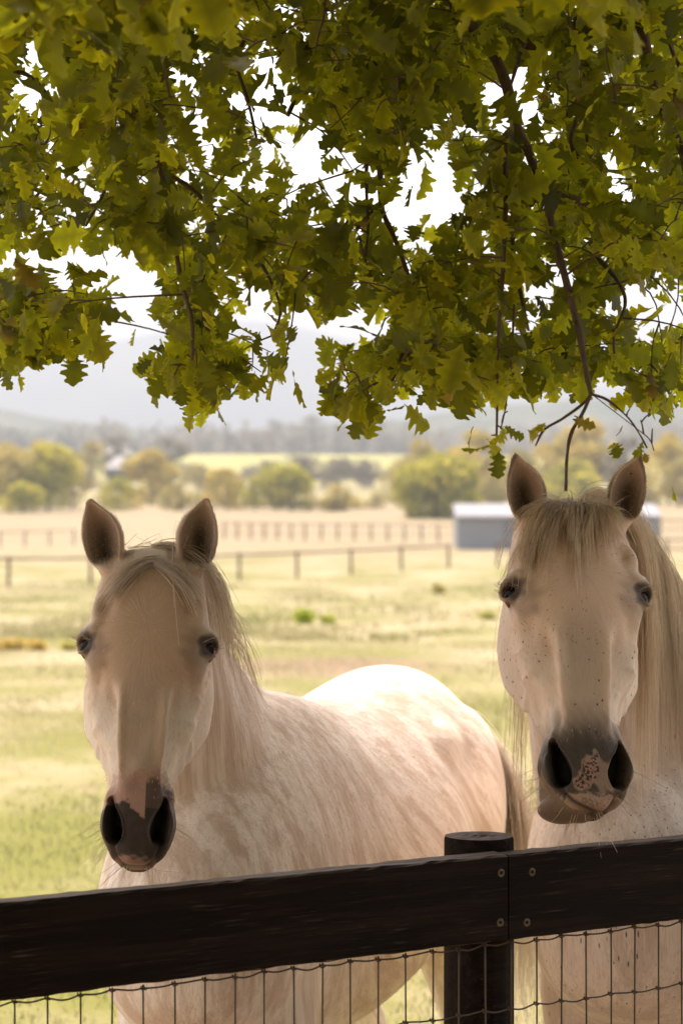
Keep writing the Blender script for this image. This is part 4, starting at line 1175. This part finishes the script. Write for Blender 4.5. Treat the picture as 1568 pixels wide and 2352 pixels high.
# ================================================================== NEAR FENCE
FP = np.array([-.53, 3.74]); FD = np.array([1.165, .76]); FD = FD / np.linalg.norm(FD); FN = np.array([FD[1], -FD[0]])   # FN points to the camera side
def fpos(px):      # where along the fence the ray of px meets it
    k = (px - CX) / F; t_ = (k * FP[1] - FP[0]) / (FD[0] - k * FD[1]); return t_
def fpt(t_, off, z): q = FP + FD * t_ + FN * off; return np.array([q[0], q[1], z])
def stained_mat():
    m, nt, out = new_mat('dark_stained_timber'); t = NT(nt); P = t.obj()
    g = t.noise(t.mapping(P, (3.0, 60, 60)), 1, 6, .65); g2 = t.noise(t.mapping(P, (12, 240, 240)), 1, 3, .6); bl = t.noise(P, 7, 5, .6)
    c = t.mix((.0070, .0034, .0018), (.018, .0085, .0045), t.ramp(g, (.40, .68)))
    c = t.mix(c, (.085, .060, .045), t.math('MULTIPLY', t.ramp(g2, (.56, .78)), t.ramp(bl, (.42, .70))))
    geo = t.n('ShaderNodeNewGeometry'); sp = t.n('ShaderNodeSeparateXYZ'); t.l(geo.outputs['Normal'], sp.inputs[0])
    c = t.mix(c, t.mix((.26, .20, .165), (.10, .068, .05), t.ramp(g, (.35, .65))), t.math('MULTIPLY', t.ramp(sp.outputs[2], (.6, .95)), .8))   # weathered upper faces
    v = t.n('ShaderNodeTexVoronoi', feature='F1'); t.l(t.mapping(P, (30, 30, 14)), v.inputs[0]); v.inputs['Scale'].default_value = 1
    sc = t.n('ShaderNodeSeparateColor'); t.l(v.outputs['Color'], sc.inputs[0])
    chip = t.math('MULTIPLY', t.ramp(v.outputs['Distance'], (.09, .04)), t.math('LESS_THAN', sc.outputs[0], .035))
    c = t.mix(c, (.22, .10, .04), t.math('MULTIPLY', chip, .7))
    h = t.math('ADD', t.math('MULTIPLY', g, 1.0), t.math('MULTIPLY', g2, .5))
    t.l(t.principled(c, t.math('MULTIPLY_ADD', bl, .25, .55), t.bump(h, .8, .004), Specular_IOR_Level=.10), out.inputs[0])
    return m
MAT['stained'] = stained_mat()
def metal_mat(name, c, rough, met=.8):
    m, nt, out = new_mat(name); t = NT(nt); P = t.obj()
    cc = t.mix(c, (.10, .055, .030), t.ramp(t.noise(P, 120, 4), (.45, .65))); t.l(t.principled(cc, rough, Metallic=met), out.inputs[0]); return m
MAT['wire'] = metal_mat('rusty_galvanised_wire', (.085, .062, .048), .55, .3); MAT['screw'] = metal_mat('screw_zinc', (.13, .10, .065), .5, .5)
ZT, ZB, TH = 1.247, 1.097, .045
ROT = math.atan2(FD[1], FD[0])
froot_xy = fpt(fpos(1163) - .013, 0, 0); froot = empty('fence', froot_xy, ROT)
tag(froot, 'dark stained post and rail fence with wire mesh standing close in front of both horses', 'fence')
tj = fpos(1163) - .013
def L3(t_, off, z): return (t_ - tj, -off, z)       # fence-local: x along, -y towards the camera
def rail(t0, t1, name='rail', zt=ZT, zb=ZB, dip=0.0):
    n = max(2, int((t1 - t0) / .02)); ring = []
    r = np.random.default_rng(abs(int(t0 * 100)) + 50)
    tt = np.linspace(t0, t1, n)
    S = []
    ch = .004
    for k, a in enumerate(tt):
        w = [.0008 * vnoise(np.array([[a * 9, i * 3.1, t0]]), 3)[0] + .0005 * r.normal() for i in range(8)]
        d = dip * ((a - t0) / (t1 - t0))
        off = [(TH/2, zb + ch), (TH/2, zt - ch), (TH/2 - ch, zt), (-TH/2 + ch, zt), (-TH/2, zt - ch), (-TH/2, zb + ch), (-TH/2 + ch, zb), (TH/2 - ch, zb)]
        S.append([L3(a, o, z + w[i] + d) for i, (o, z) in enumerate(off)])
    v, f = loft(np.array(S))
    me = mesh_from(name, v, f, False); bm = bmesh.new(); bm.from_mesh(me); bmesh.ops.recalc_face_normals(bm, faces=bm.faces); bm.to_mesh(me); bm.free()
    return link(name, me, MAT['stained'], froot)
rail(tj - 2.4, tj - .0015, dip=.0022); rail(tj + .0015, tj + 2.4)
rail(tj - 4.8, tj - 2.4035); rail(tj + 2.4035, tj + 4.8)
for tz in (.62,):      # lower rail, behind the mesh
    rail(tj - 2.4, tj - .0015, zt=.42, zb=.28); rail(tj + .0015, tj + 2.4, zt=.42, zb=.28)
# posts stand behind the rails
def post(t_, r=.063):
    S = []; rr = np.random.default_rng(abs(int(t_ * 10)) + 80)
    a = np.arange(56) * 2 * math.pi / 56
    ks = 1 + .010 * np.sin(a * 3 + t_) + .006 * rr.normal(size=56)
    for z, q in [(-.4, 1.02), (0, 1.02), (.6, 1.0), (1.0, 1.0), (1.20, .995), (1.262, .99), (1.268, .965)]:
        S.append(np.column_stack([r * q * ks * np.cos(a), r * q * ks * np.sin(a), np.full(56, z)]))
    for q in (.7, .4, .1): S.append(np.column_stack([r * q * np.cos(a), r * q * np.sin(a), 1.268 + .0016 * np.sin(a * 5 + q * 9)]))
    v, f = loft(np.array(S)); v = v + np.array(L3(t_, -(TH/2 + r + .0005), 0))
    me = mesh_from('post', v, f, False); return link('post', me, MAT['stained'], froot)
POSTC = fpos(1103) + .060
for k in (-2, -1, 0, 1, 2): post(tj - .004 + k * 2.4 if k else POSTC - .0)
# screws: a ring head with a dark socket
for px, py in ((1132, 2005), (1203, 2003), (1130, 2119), (1191, 2119)):
    t_ = fpos(px); y = (FP + FD * t_ + FN * TH / 2)[1]; z = H - (py - CY) / F * y
    mb = MB(); a = np.arange(24) * 2 * math.pi / 24; S = []
    for r_, o_ in ((.0074, -.001), (.0074, .0006), (.0066, .0016), (.0040, .0018), (.0030, .0004), (.0030, -.0005), (.0004, -.0008)):
        S.append(np.array([L3(t_ + r_ * math.cos(q), TH/2 + o_, z + r_ * math.sin(q)) for q in a]))
    v, f = loft(np.array(S)); link('screw', mesh_from('screw', v, f, True), MAT['screw'], froot)
# wire mesh, stapled to the camera side of post and under the rail
mb = MB(); OFF = .004
sp = .0565; t0 = fpos(30) - sp * 22
zw = [1.0900, .974, .858, .742, .626, .50, .36, .22, .09]
def wav(t_, k): return .0016 * math.sin(t_ * 41 + k * 2) + .0010 * math.sin(t_ * 97 + k)
for k, z in enumerate(zw):
    P = [L3(t_, OFF + .0005 * math.sin(t_ * 60), z + wav(t_, k) + (-.0035 * abs(math.sin((t_ - t0) / sp * math.pi)))) for t_ in np.arange(t0, t0 + sp * 74, sp / 6)]
    mb.tube(P, .0016, 5)
P = [L3(t_, OFF + .001, 1.0965 + wav(t_, 9) * .6) for t_ in np.arange(t0, t0 + sp * 74, sp / 5)]; mb.tube(P, .0011, 5)
for i in range(75):
    t_ = t0 + sp * i; jx = .004 * math.sin(i * 3.7)
    P = [L3(t_ + jx * .3 * math.sin(z * 9 + i), OFF + .0035, z) for z in np.linspace(.085, 1.094, 26)]
    mb.tube(P, .0016, 5)
    if -22 < i < 75:
        for k, z in enumerate(zw[:4]):
            zz = z + wav(t_, k); a = np.linspace(0, 4 * math.pi, 22)
            P = [L3(t_ + (q / (4 * math.pi) - .5) * .010, OFF + .0018 + .0030 * math.cos(q), zz + .0032 * math.sin(q)) for q in a]; mb.tube(P, .0012, 4)
mb.build('wire_mesh', MAT['wire'], froot, True)
# ================================================================== OAK
def leaf_mat():
    m, nt, out = new_mat('oak_leaf'); t = NT(nt); s = t.attr('shade')
    c = t.mix((.036, .046, .005), (.088, .094, .010), s)
    ct = t.mix((.135, .150, .003), (1.0, .97, .012), s)
    c = t.mix(c, (.20, .125, .03), t.ramp(s, (.955, .975))); ct = t.mix(ct, (.42, .26, .04), t.ramp(s, (.955, .975)))
    vein = t.attr('vein'); ct = t.mix(ct, tuple([.24, .26, .03]), t.math('MULTIPLY', vein, .6))
    n = t.noise(t.obj(), 70, 3); c = t.mix(c, (.03, .04, .008), t.math('MULTIPLY', t.ramp(n, (.45, .7)), .4))
    p = t.principled(c, .48, t.bump(n, .4, .003), Specular_IOR_Level=.40); tr = t.n('ShaderNodeBsdfTranslucent'); t.l(ct, tr.inputs[0])
    mx = t.n('ShaderNodeMixShader'); mx.inputs[0].default_value = .62
    t.l(p, mx.inputs[1]); t.l(tr.outputs[0], mx.inputs[2]); t.l(mx.outputs[0], out.inputs[0]); return m
def oak_bark():
    m, nt, out = new_mat('oak_bark'); t = NT(nt); P = t.obj()
    n = t.noise(t.mapping(P, (60, 60, 22)), 1, 5, .65); c = t.mix((.055, .030, .020), (.165, .105, .072), n)
    c = t.mix(c, (.20, .17, .14), t.math('MULTIPLY', t.ramp(t.noise(P, 24, 4), (.58, .72)), .5))
    t.l(t.principled(c, .85, t.bump(n, .9, .006)), out.inputs[0]); return m
LEAF = np.array([(0, .012), (.10, .045), (.19, .085), (.27, .20), (.325, .225), (.35, .13), (.385, .125), (.47, .30), (.54, .335), (.55, .19), (.59, .175), (.68, .33), (.76, .345), (.765, .205), (.80, .175), (.865, .245), (.925, .225), (.935, .12), (.97, .10), (1.0, .0)])
RIB = np.array([0, .10, .17, .235, .27, .33, .365, .41, .46, .53, .57, .61, .67, .745, .79, .825, .875, .925, .965, 1.0])
LEAF_LO = np.array([(0, .03), (.3, .22), (.42, .14), (.58, .34), (.68, .2), (.85, .33), (1.0, .0)]); RIB_LO = np.array([0, .25, .40, .52, .66, .8, 1.0])
def leaves(org, dirv, nrm, size, lo=False):
    """many lobed leaves; org/dirv/nrm (n,3)"""
    out_, rib = (LEAF_LO, RIB_LO) if lo else (LEAF, RIB)
    n = len(org); k = len(rib)
    dirv = dirv / np.linalg.norm(dirv, axis=1)[:, None]
    side = np.cross(dirv, nrm); side /= np.linalg.norm(side, axis=1)[:, None] + 1e-9; nrm = np.cross(side, dirv)
    fold = RNG.uniform(-.05, .55, n); curl = RNG.uniform(-.10, .42, n); wide = RNG.uniform(.85, 1.25, n); wv = RNG.uniform(0, 6.28, n)
    def pt(tt, w, sg):
        z = fold[:, None] * np.abs(w) * 1.0 - curl[:, None] * tt ** 2 + .035 * np.sin(tt * 11 + wv[:, None] + sg) * (np.abs(w) > .02)
        p = dirv[:, None, :] * tt[..., None] + side[:, None, :] * (sg * w * wide[:, None])[..., None] + nrm[:, None, :] * z[..., None]
        return org[:, None, :] + p * size[:, None, None]
    tr = np.broadcast_to(rib, (n, k)); to = np.broadcast_to(out_[:, 0], (n, k)); wo = out_[:, 1][None, :] * RNG.uniform(.85, 1.12, (n, k))
    R = pt(tr, np.zeros((n, k)), 1); A = pt(to, wo, 1); B_ = pt(to, wo, -1)
    V = np.concatenate([R, A, B_], 1).reshape(-1, 3)
    j = np.arange(k - 1); fa = np.column_stack([j, j + 1, j + 1 + k, j + k]); fb = np.column_stack([j + 1, j, j + 2 * k, j + 1 + 2 * k])
    Fq = (np.arange(n)[:, None, None] * 3 * k + np.concatenate([fa, fb])[None]).reshape(-1, 4)
    vein = np.tile(np.concatenate([np.ones(k), np.zeros(2 * k)]), n)
    return V, Fq, vein, 3 * k

YLOW = [(-60, 905), (14, 905), (16, 815), (60, 800), (130, 822), (190, 812), (215, 775), (268, 775), (274, 700), (276, 585), (318, 585), (330, 660), (338, 900), (345, 922), (395, 900), (440, 965), (500, 955), (530, 930), (560, 895), (600, 895), (650, 880), (692, 850), (700, 770), (742, 765), (748, 880), (800, 955), (862, 978), (888, 950), (905, 885), (960, 872), (1000, 880), (1022, 800), (1032, 830), (1012, 925), (1045, 962), (1080, 930), (1105, 890), (1150, 885), (1232, 905), (1290, 893), (1330, 882), (1385, 852), (1415, 822), (1478, 905), (1500, 958), (1640, 950)]
YX = np.array([q[0] for q in YLOW], float); YY = np.array([q[1] for q in YLOW], float)
GAPS = [(618, 228, 62, 44), (560, 268, 30, 22), (955, 448, 78, 52), (905, 505, 46, 30), (735, 382, 52, 38), (690, 425, 40, 24), (1180, 232, 40, 66), (278, 650, 46, 110), (30, 562, 34, 26), (75, 208, 42, 36), (832, 722, 52, 34), (655, 768, 74, 34), (1535, 700, 44, 34), (95, 612, 46, 20), (560, 690, 34, 22), (1410, 735, 26, 18), (330, 750, 40, 50), (1215, 600, 16, 26), (640, 20, 24, 26), (505, 420, 22, 22), (1005, 350, 18, 30), (722, 800, 30, 46), (1250, 700, 16, 20), (200, 380, 22, 18), (420, 330, 14, 14), (1440, 420, 20, 20)]
def in_gap(px, py, grow=0.0):
    return any(((px - a) / (c + grow)) ** 2 + ((py - b) / (d + grow)) ** 2 < 1 for a, b, c, d in GAPS)
def ymax(z): return 5.2 + .33 * (z - 1.45)

oak_base = (2.9, 2.5, 0.0)
oroot = empty('oak_tree', oak_base)
tag(oroot, 'large oak hanging leafy branches across the top of the picture above both horses', 'tree')
wood = MB()
BR = []        # sampled wood points: position, radius
def branch(P, r0, r1, n=40, sides=9, knob=.12):
    C = spline(np.array(P), n); L = np.linspace(0, 1, n)
    C = C + .006 * np.column_stack([vnoise(C * 9, 31), vnoise(C * 9, 32), vnoise(C * 9, 33)]) * (.25 + L)[:, None] * (.3 + r0 / .02 * .3)
    rad = (r0 + (r1 - r0) * L) * (1 + knob * vnoise(C * 40, 34))
    wood.tube(C, rad, sides)
    for c, r in zip(C, rad): BR.append((c, r))
    return C
DY = -.70
def PB(Y0, Y1, pts):
    Y0 += DY; Y1 += DY      # traced points given as pixels, distance from Y0 to Y1
    m = len(pts); return [W(a, b, Y0 + (Y1 - Y0) * k / (m - 1)) for k, (a, b) in enumerate(pts)]
trunk = [(2.9, 2.5, -.3), (2.88, 2.5, 0.0), (2.85, 2.52, .9), (2.8, 2.55, 1.9), (2.72, 2.6, 2.9), (2.6, 2.7, 4.2), (2.4, 2.9, 6.2)]
C = spline(np.array(trunk), 40); wood.tube(C, np.interp(np.linspace(0, 1, 40), [0, .06, .2, .6, 1], [.55, .46, .36, .30, .12]), 18)
scale_px = lambda px, Y: px / F * Y / 2
b = W(1022, -50, 4.95 + DY); branch([(2.74, 2.58, 2.8), (2.0, 3.2, 3.8), (1.0, 4.2, 3.75), tuple(b)], .08, .0135, 40, 10)
branch(PB(4.95, 4.62, [(1022, -50), (1060, 30), (1120, 100), (1160, 190), (1182, 290), (1215, 360), (1250, 450), (1278, 560), (1300, 640), (1328, 750), (1345, 840), (1357, 905)]), .0125, .0036, 90, 10)
branch(PB(4.62, 4.60, [(1357, 905), (1335, 930), (1290, 962), (1250, 985), (1228, 1022)]), .0032, .0014, 30, 7, .3)
branch(PB(4.62, 4.58, [(1357, 905), (1340, 945), (1312, 995), (1300, 1050), (1294, 1128)]), .0036, .0020, 36, 7, .25)
branch(PB(4.62, 4.66, [(1357, 905), (1395, 920), (1440, 960), (1465, 995), (1484, 1030)]), .0036, .0014, 30, 7, .3)
branch(PB(4.62, 4.70, [(1357, 905), (1460, 985), (1490, 1010), (1500, 1035)]), .0010, .0010, 10, 5)
b = W(1135, -60, 5.2 + DY); branch([(2.7, 2.62, 3.3), (1.9, 3.6, 4.3), (1.0, 4.7, 3.9), tuple(b)], .07, .014, 30)
branch(PB(5.2, 5.2, [(1135, -60), (1165, 30), (1205, 95), (1262, 150), (1300, 195), (1335, 240)]), .0125, .006, 40)
branch(PB(5.15, 5.0, [(1205, 95), (1185, 150), (1172, 195)]), .005, .0025, 20)
branch(PB(4.85, 5.0, [(1182, 290), (1160, 310), (1140, 345), (1150, 380), (1195, 388), (1240, 372)]), .0065, .003, 30)
branch(PB(4.85, 5.1, [(1250, 450), (1300, 452), (1360, 478), (1405, 520), (1435, 590), (1445, 640)]), .0065, .003, 40)
branch(PB(5.2, 5.1, [(1335, 240), (1310, 330), (1345, 400), (1300, 520), (1290, 570)]), .0045, .0025, 40)
b = W(960, -40, 5.3 + DY); branch([(2.66, 2.66, 3.7), (1.6, 3.8, 4.8), (.7, 4.8, 4.0), tuple(b)], .07, .013, 30)
branch(PB(5.3, 5.1, [(960, -40), (935, 50), (900, 110), (885, 150)]), .012, .007, 30)
branch(PB(5.1, 4.9, [(885, 150), (875, 230), (873, 340), (876, 470), (905, 545), (932, 620), (945, 700), (935, 790), (902, 875)]), .0068, .0030, 70)
branch(PB(5.0, 5.1, [(876, 470), (840, 500), (790, 560), (740, 600), (690, 650)]), .004, .0022, 40)
branch(PB(5.0, 5.0, [(873, 300), (845, 350), (842, 430), (845, 520), (838, 600)]), .0042, .0022, 40)
b = W(228, -60, 4.9 + DY); branch([(2.6, 2.7, 4.2), (1.2, 3.6, 5.0), (-.1, 4.4, 4.2), tuple(b)], .09, .020, 40)
branch(PB(4.9, 4.9, [(228, -60), (215, 60), (240, 140), (285, 215), (330, 300), (362, 385)]), .0125, .0085, 50)
branch(PB(4.9, 4.75, [(362, 385), (390, 470), (402, 560), (420, 660), (442, 740), (443, 830)]), .0065, .0028, 50)
branch(PB(5.1, 5.0, [(330, -40), (318, 110), (305, 190), (314, 250), (325, 290)]), .009, .005, 40)
branch(PB(5.2, 5.1, [(285, 215), (295, 280), (270, 360), (240, 440), (200, 520)]), .0045, .0025, 40)
branch(PB(5.0, 5.2, [(362, 385), (450, 440), (520, 520), (590, 590), (640, 700), (625, 770)]), .0045, .0022, 40)
branch(PB(5.3, 5.3, [(420, -40), (412, 60), (420, 130)]), .005, .003, 20)
branch(PB(5.2, 5.1, [(560, 90), (545, 150), (570, 230), (590, 320)]), .0045, .0025, 30)
branch(PB(4.75, 4.65, [(1158, 330), (1160, 460), (1155, 600), (1150, 720), (1146, 850), (1140, 1000)]), .0050, .0018, 70, 7)
branch(PB(4.95, 4.8, [(1175, 500), (1178, 600), (1195, 680), (1215, 760)]), .0050, .0024, 30)
branch(PB(4.8, 4.72, [(1180, 700), (1175, 820), (1162, 930), (1150, 985)]), .0026, .0012, 30, 6)
b = W(1440, -50, 5.0 + DY); branch([(2.7, 2.6, 3.1), (2.0, 3.6, 4.0), (1.2, 4.6, 3.7), tuple(b)], .07, .013, 30)
branch(PB(5.0, 5.1, [(1440, -50), (1475, 80), (1500, 190), (1530, 270), (1565, 360), (1575, 470)]), .011, .006, 50)
branch(PB(5.0, 5.0, [(1320, 40), (1325, 160), (1340, 260), (1345, 330)]), .0045, .0025, 30)
branch(PB(5.0, 4.9, [(1560, 20), (1535, 70), (1545, 130), (1590, 200)]), .005, .003, 30)
branch(PB(4.9, 4.8, [(1370, 590), (1420, 650), (1435, 700), (1410, 770), (1412, 830)]), .0042, .0018, 40)
b = W(-120, 480, 5.6 + DY); branch([(2.5, 2.8, 5.2), (0, 4.0, 5.0), (-1.6, 5.2, 3.6), tuple(b)], .10, .020, 40)
branch(PB(5.6, 5.7, [(-120, 480), (-40, 620), (20, 690), (80, 712), (150, 722)]), .018, .006, 40)
branch(PB(5.5, 5.6, [(-30, 850), (40, 790), (100, 735), (145, 690)]), .005, .002, 30)
branch(PB(5.3, 5.4, [(-40, 190), (60, 170), (130, 270), (110, 400), (60, 480)]), .006, .003, 40)
b = W(760, -80, 5.4 + DY); branch([(2.5, 2.8, 5.0), (1.2, 4.0, 5.2), (.3, 5.0, 4.2), tuple(b)], .06, .012, 30)
branch(PB(5.4, 5.3, [(760, -80), (742, 20), (735, 90), (700, 180), (660, 260)]), .010, .004, 40)
# high hidden limbs
for a in np.linspace(0, 2 * math.pi, 10)[:-1]:
    e_ = (1.2 + 3.4 * math.cos(a), 3.0 + 3.2 * math.sin(a), 4.6 + .5 * math.sin(a * 2)); branch([(2.6, 2.7, 4.0), ((2.6 + e_[0]) / 2, (2.7 + e_[1]) / 2, 5.2), e_], .09, .02, 20, 7)
BRP = np.array([c for c, r in BR])

# ---- leaf clusters
BUF = np.zeros((60000, 3)); NB_ = len(BRP); BUF[:NB_] = BRP
LO, LD, LN, LS = [], [], [], []
def twig(c, a_from=None, r=.0014):
    global NB_, BUF
    B_ = BUF[:NB_]
    d2 = ((B_ - c) ** 2).sum(1) + 2.0 * np.maximum(0, c[2] - B_[:, 2] - .02) ** 2
    q = B_[int(np.argmin(d2))]; L = np.linalg.norm(c - q)
    mid = (q + c) / 2 + np.array([0, 0, .10 * L]) + RNG.normal(size=3) * .05 * L
    C = spline(np.array([q, mid, c]), max(6, int(L / .03))); wood.tube(C, np.linspace(r * (1.2 + L * 1.5), r * .7, len(C)), 5, False)
    k_ = C[2::2]; BUF[NB_:NB_ + len(k_)] = k_; NB_ += len(k_)
    d = C[-1] - C[-2]; return d / np.linalg.norm(d)
def cluster(c, n, size, hang=.5, tw=True):
    d = twig(c) if tw else RNG.normal(size=3)
    for k in range(n):
        az = RNG.normal(size=3); az -= d * az.dot(d); az /= np.linalg.norm(az) + 1e-9
        v = d * RNG.uniform(-.1, .9) + az * RNG.uniform(.6, 1.1) + np.array([0, 0, -hang * RNG.uniform(.2, 1.3)])
        nn = np.array([0, 0, 1.]) * RNG.uniform(.1, 1) + RNG.normal(size=3) * .55
        LO.append(c - d * RNG.uniform(0, .13) + v / np.linalg.norm(v) * .010 + RNG.normal(size=3) * .014); LD.append(v); LN.append(nn); LS.append(size * RNG.uniform(.62, 1.25))
cnt = 0; tries = 0
while cnt < 1020 and tries < 20000:
    tries += 1
    px = RNG.uniform(-60, 1630); py = RNG.uniform(-110, 960)
    low = np.interp(px, YX, YY)
    if py > low - 66 or in_gap(px, py, 44): continue
    Y = RNG.uniform(3.9, 5.35)
    c = W(px, py, Y)
    if c[1] > ymax(c[2]): continue
    cluster(c, int(RNG.integers(3, 7)), .065, .45); cnt += 1
# clusters along the lower fringe and round the gaps keep the outline crisp
for k in range(190):
    px = RNG.uniform(-20, 1590); low = np.interp(px, YX, YY); py = low - RNG.uniform(30, 95)
    if abs(np.interp(px + 14, YX, YY) - np.interp(px - 14, YX, YY)) > 90 or in_gap(px, py, 10): continue
    Y = RNG.uniform(4.1, 5.0); c = W(px, py, Y)
    if c[1] < ymax(c[2]): cluster(c, int(RNG.integers(3, 6)), .060, .9)
# sprays at the ends of the hanging twigs
for px, py, Y, n, s_ in [(1140, 960, 4.66, 4, .056), (1152, 985, 4.66, 4, .054), (1128, 1000, 4.66, 4, .052), (1165, 945, 4.7, 2, .046), (1285, 965, 4.6, 2, .046), (1318, 955, 4.6, 1, .044), (1445, 940, 4.66, 2, .038), (1470, 965, 4.67, 2, .036), (1492, 950, 4.67, 1, .038), (1497, 985, 4.7, 1, .03)]:
    cluster(W(px, py, Y + DY), n, s_ * .86, .7)
# nearer, darker sprays along the top edge
for k in range(56):
    px = RNG.choice([RNG.uniform(-80, 420), RNG.uniform(980, 1640), RNG.uniform(300, 1100)], p=[.45, .40, .15]); py = RNG.uniform(-220, 60 if px < 420 else 20)
    cluster(W(px, py, RNG.uniform(3.0, 3.7)), int(RNG.integers(5, 8)), .078, .5)
n_main = len(LO)
V1, F1, ve1, k1 = leaves(np.array(LO), np.array(LD), np.array(LN), np.array(LS))
# the crown above the frame, coarser
LO, LD, LN, LS = [], [], [], []
cnt = 0
while cnt < 3700:
    c = np.array([RNG.uniform(-2.8, 2.8), RNG.uniform(-4.5, 7.3), RNG.uniform(2.9, 7.0)])
    if c[1] > 5.45 + .40 * (c[2] - 1.45): continue
    if c[2] < 3.0 and c[1] < 3.0: continue
    py = CY - (c[2] - H) * F / c[1] if c[1] > .5 else -999
    px = CX + c[0] / c[1] * F if c[1] > .5 else 0
    if py > -60 and -120 < px < 1690: continue
    if c[2] < 3.0 and c[1] > 3: continue
    cluster(c, 5, .20, .3, False); cnt += 1
SD = np.array([math.sin(SUN_AZ) * math.cos(SUN_EL), math.cos(SUN_AZ) * math.cos(SUN_EL), math.sin(SUN_EL)])
for k in range(420):      # foliage added along the sun's path to shade the two heads
    hd_ = np.array([(-.37, 4.5, 1.6), (.44, 4.45, 1.6)][k % 2]) + RNG.normal(size=3) * np.array([.22, .18, .28])
    c = hd_ + SD * RNG.uniform(1.75, 5.5)
    if c[1] > .5 and CY - (c[2] - H) * F / c[1] > -60: continue
    cluster(c, 5, .20, .3, False)
cnt = 0
while cnt < 2400:     # unseen foliage added behind the photographer to keep front light off the faces
    a = RNG.uniform(math.pi * 1.0, math.pi * 2.0); rr = RNG.uniform(.9, 1.15)
    c = np.array([.1 + 2.3 * rr * math.cos(a), 1.7 + 4.8 * rr * math.sin(a), RNG.uniform(.7, 4.2)])
    cluster(c, 6, .19, .5, False); cnt += 1
V2, F2, ve2, k2 = leaves(np.array(LO), np.array(LD), np.array(LN), np.array(LS), True)
me = mesh_from('crown', np.vstack([V1, V2]) - np.array(oak_base), np.vstack([F1, F2 + len(V1)]))
sh = np.clip(RNG.beta(1.1, 1.3, n_main + len(LO)), 0, 1)
at = me.attributes.new('shade', 'FLOAT', 'POINT'); at.data.foreach_set('value', np.concatenate([np.repeat(sh[:n_main], k1), np.repeat(sh[n_main:], k2)]).astype(np.float32))
at = me.attributes.new('vein', 'FLOAT', 'POINT'); at.data.foreach_set('value', np.concatenate([ve1, ve2]).astype(np.float32))
wood.v = [np.concatenate(wood.v) - np.array(oak_base)]
wood.build('trunk', oak_bark(), oroot, True)
link('crown', me, leaf_mat(), oroot)
# ================================================================== CAMERA, LIGHT
cam = bpy.data.cameras.new('camera'); co_ = bpy.data.objects.new('camera', cam); COL.objects.link(co_)
cam.sensor_fit = 'VERTICAL'; cam.sensor_height = 36.0; cam.lens = F / 2352.0 * 36.0
co_.location = (0, 0, H); co_.rotation_euler = (math.pi / 2, 0, 0)
cam.clip_start = .05; cam.clip_end = 40000
cam.dof.use_dof = True; cam.dof.focus_distance = 4.42; cam.dof.aperture_fstop = 5.2; cam.dof.aperture_blades = 9
SC.camera = co_
world = bpy.data.worlds.new('World'); SC.world = world; world.use_nodes = True
wn = world.node_tree; wn.nodes.clear(); t = NT(wn)
# sun position is set at the top;     # azimuth measured from +Y (ahead of the camera), negative = left
sky = t.n('ShaderNodeTexSky', sky_type='NISHITA'); sky.sun_disc = False
sky.sun_elevation = SUN_EL; sky.sun_rotation = SUN_AZ; sky.air_density = 1.0; sky.dust_density = 1.2; sky.ozone_density = 1.0
bg = t.n('ShaderNodeBackground'); bg.inputs[1].default_value = .15
wo = t.n('ShaderNodeOutputWorld')
t.l(t.mix(sky.outputs[0], (1.0, .725, .515), 1.0, 'MULTIPLY'), bg.inputs[0]); t.l(bg.outputs[0], wo.inputs[0])
sl = bpy.data.lights.new('sun', 'SUN'); so = bpy.data.objects.new('sun', sl); COL.objects.link(so)
sl.energy = 1.5; sl.angle = math.radians(12); sl.color = (1.0, .87, .75)
dirv = Vector((math.sin(SUN_AZ) * math.cos(SUN_EL), math.cos(SUN_AZ) * math.cos(SUN_EL), math.sin(SUN_EL)))
so.rotation_euler = (-dirv).to_track_quat('-Z', 'Y').to_euler()
so.location = dirv * 60
vs = SC.view_settings; vs.view_transform = 'Standard'; vs.look = 'None'; vs.gamma = 1.0; vs.exposure = 2.82
SC.cycles.use_denoising = True
SC.cycles.max_bounces = 8; SC.cycles.diffuse_bounces = 4; SC.cycles.transmission_bounces = 6; SC.cycles.transparent_max_bounces = 6
SC.cycles.volume_bounces = 0
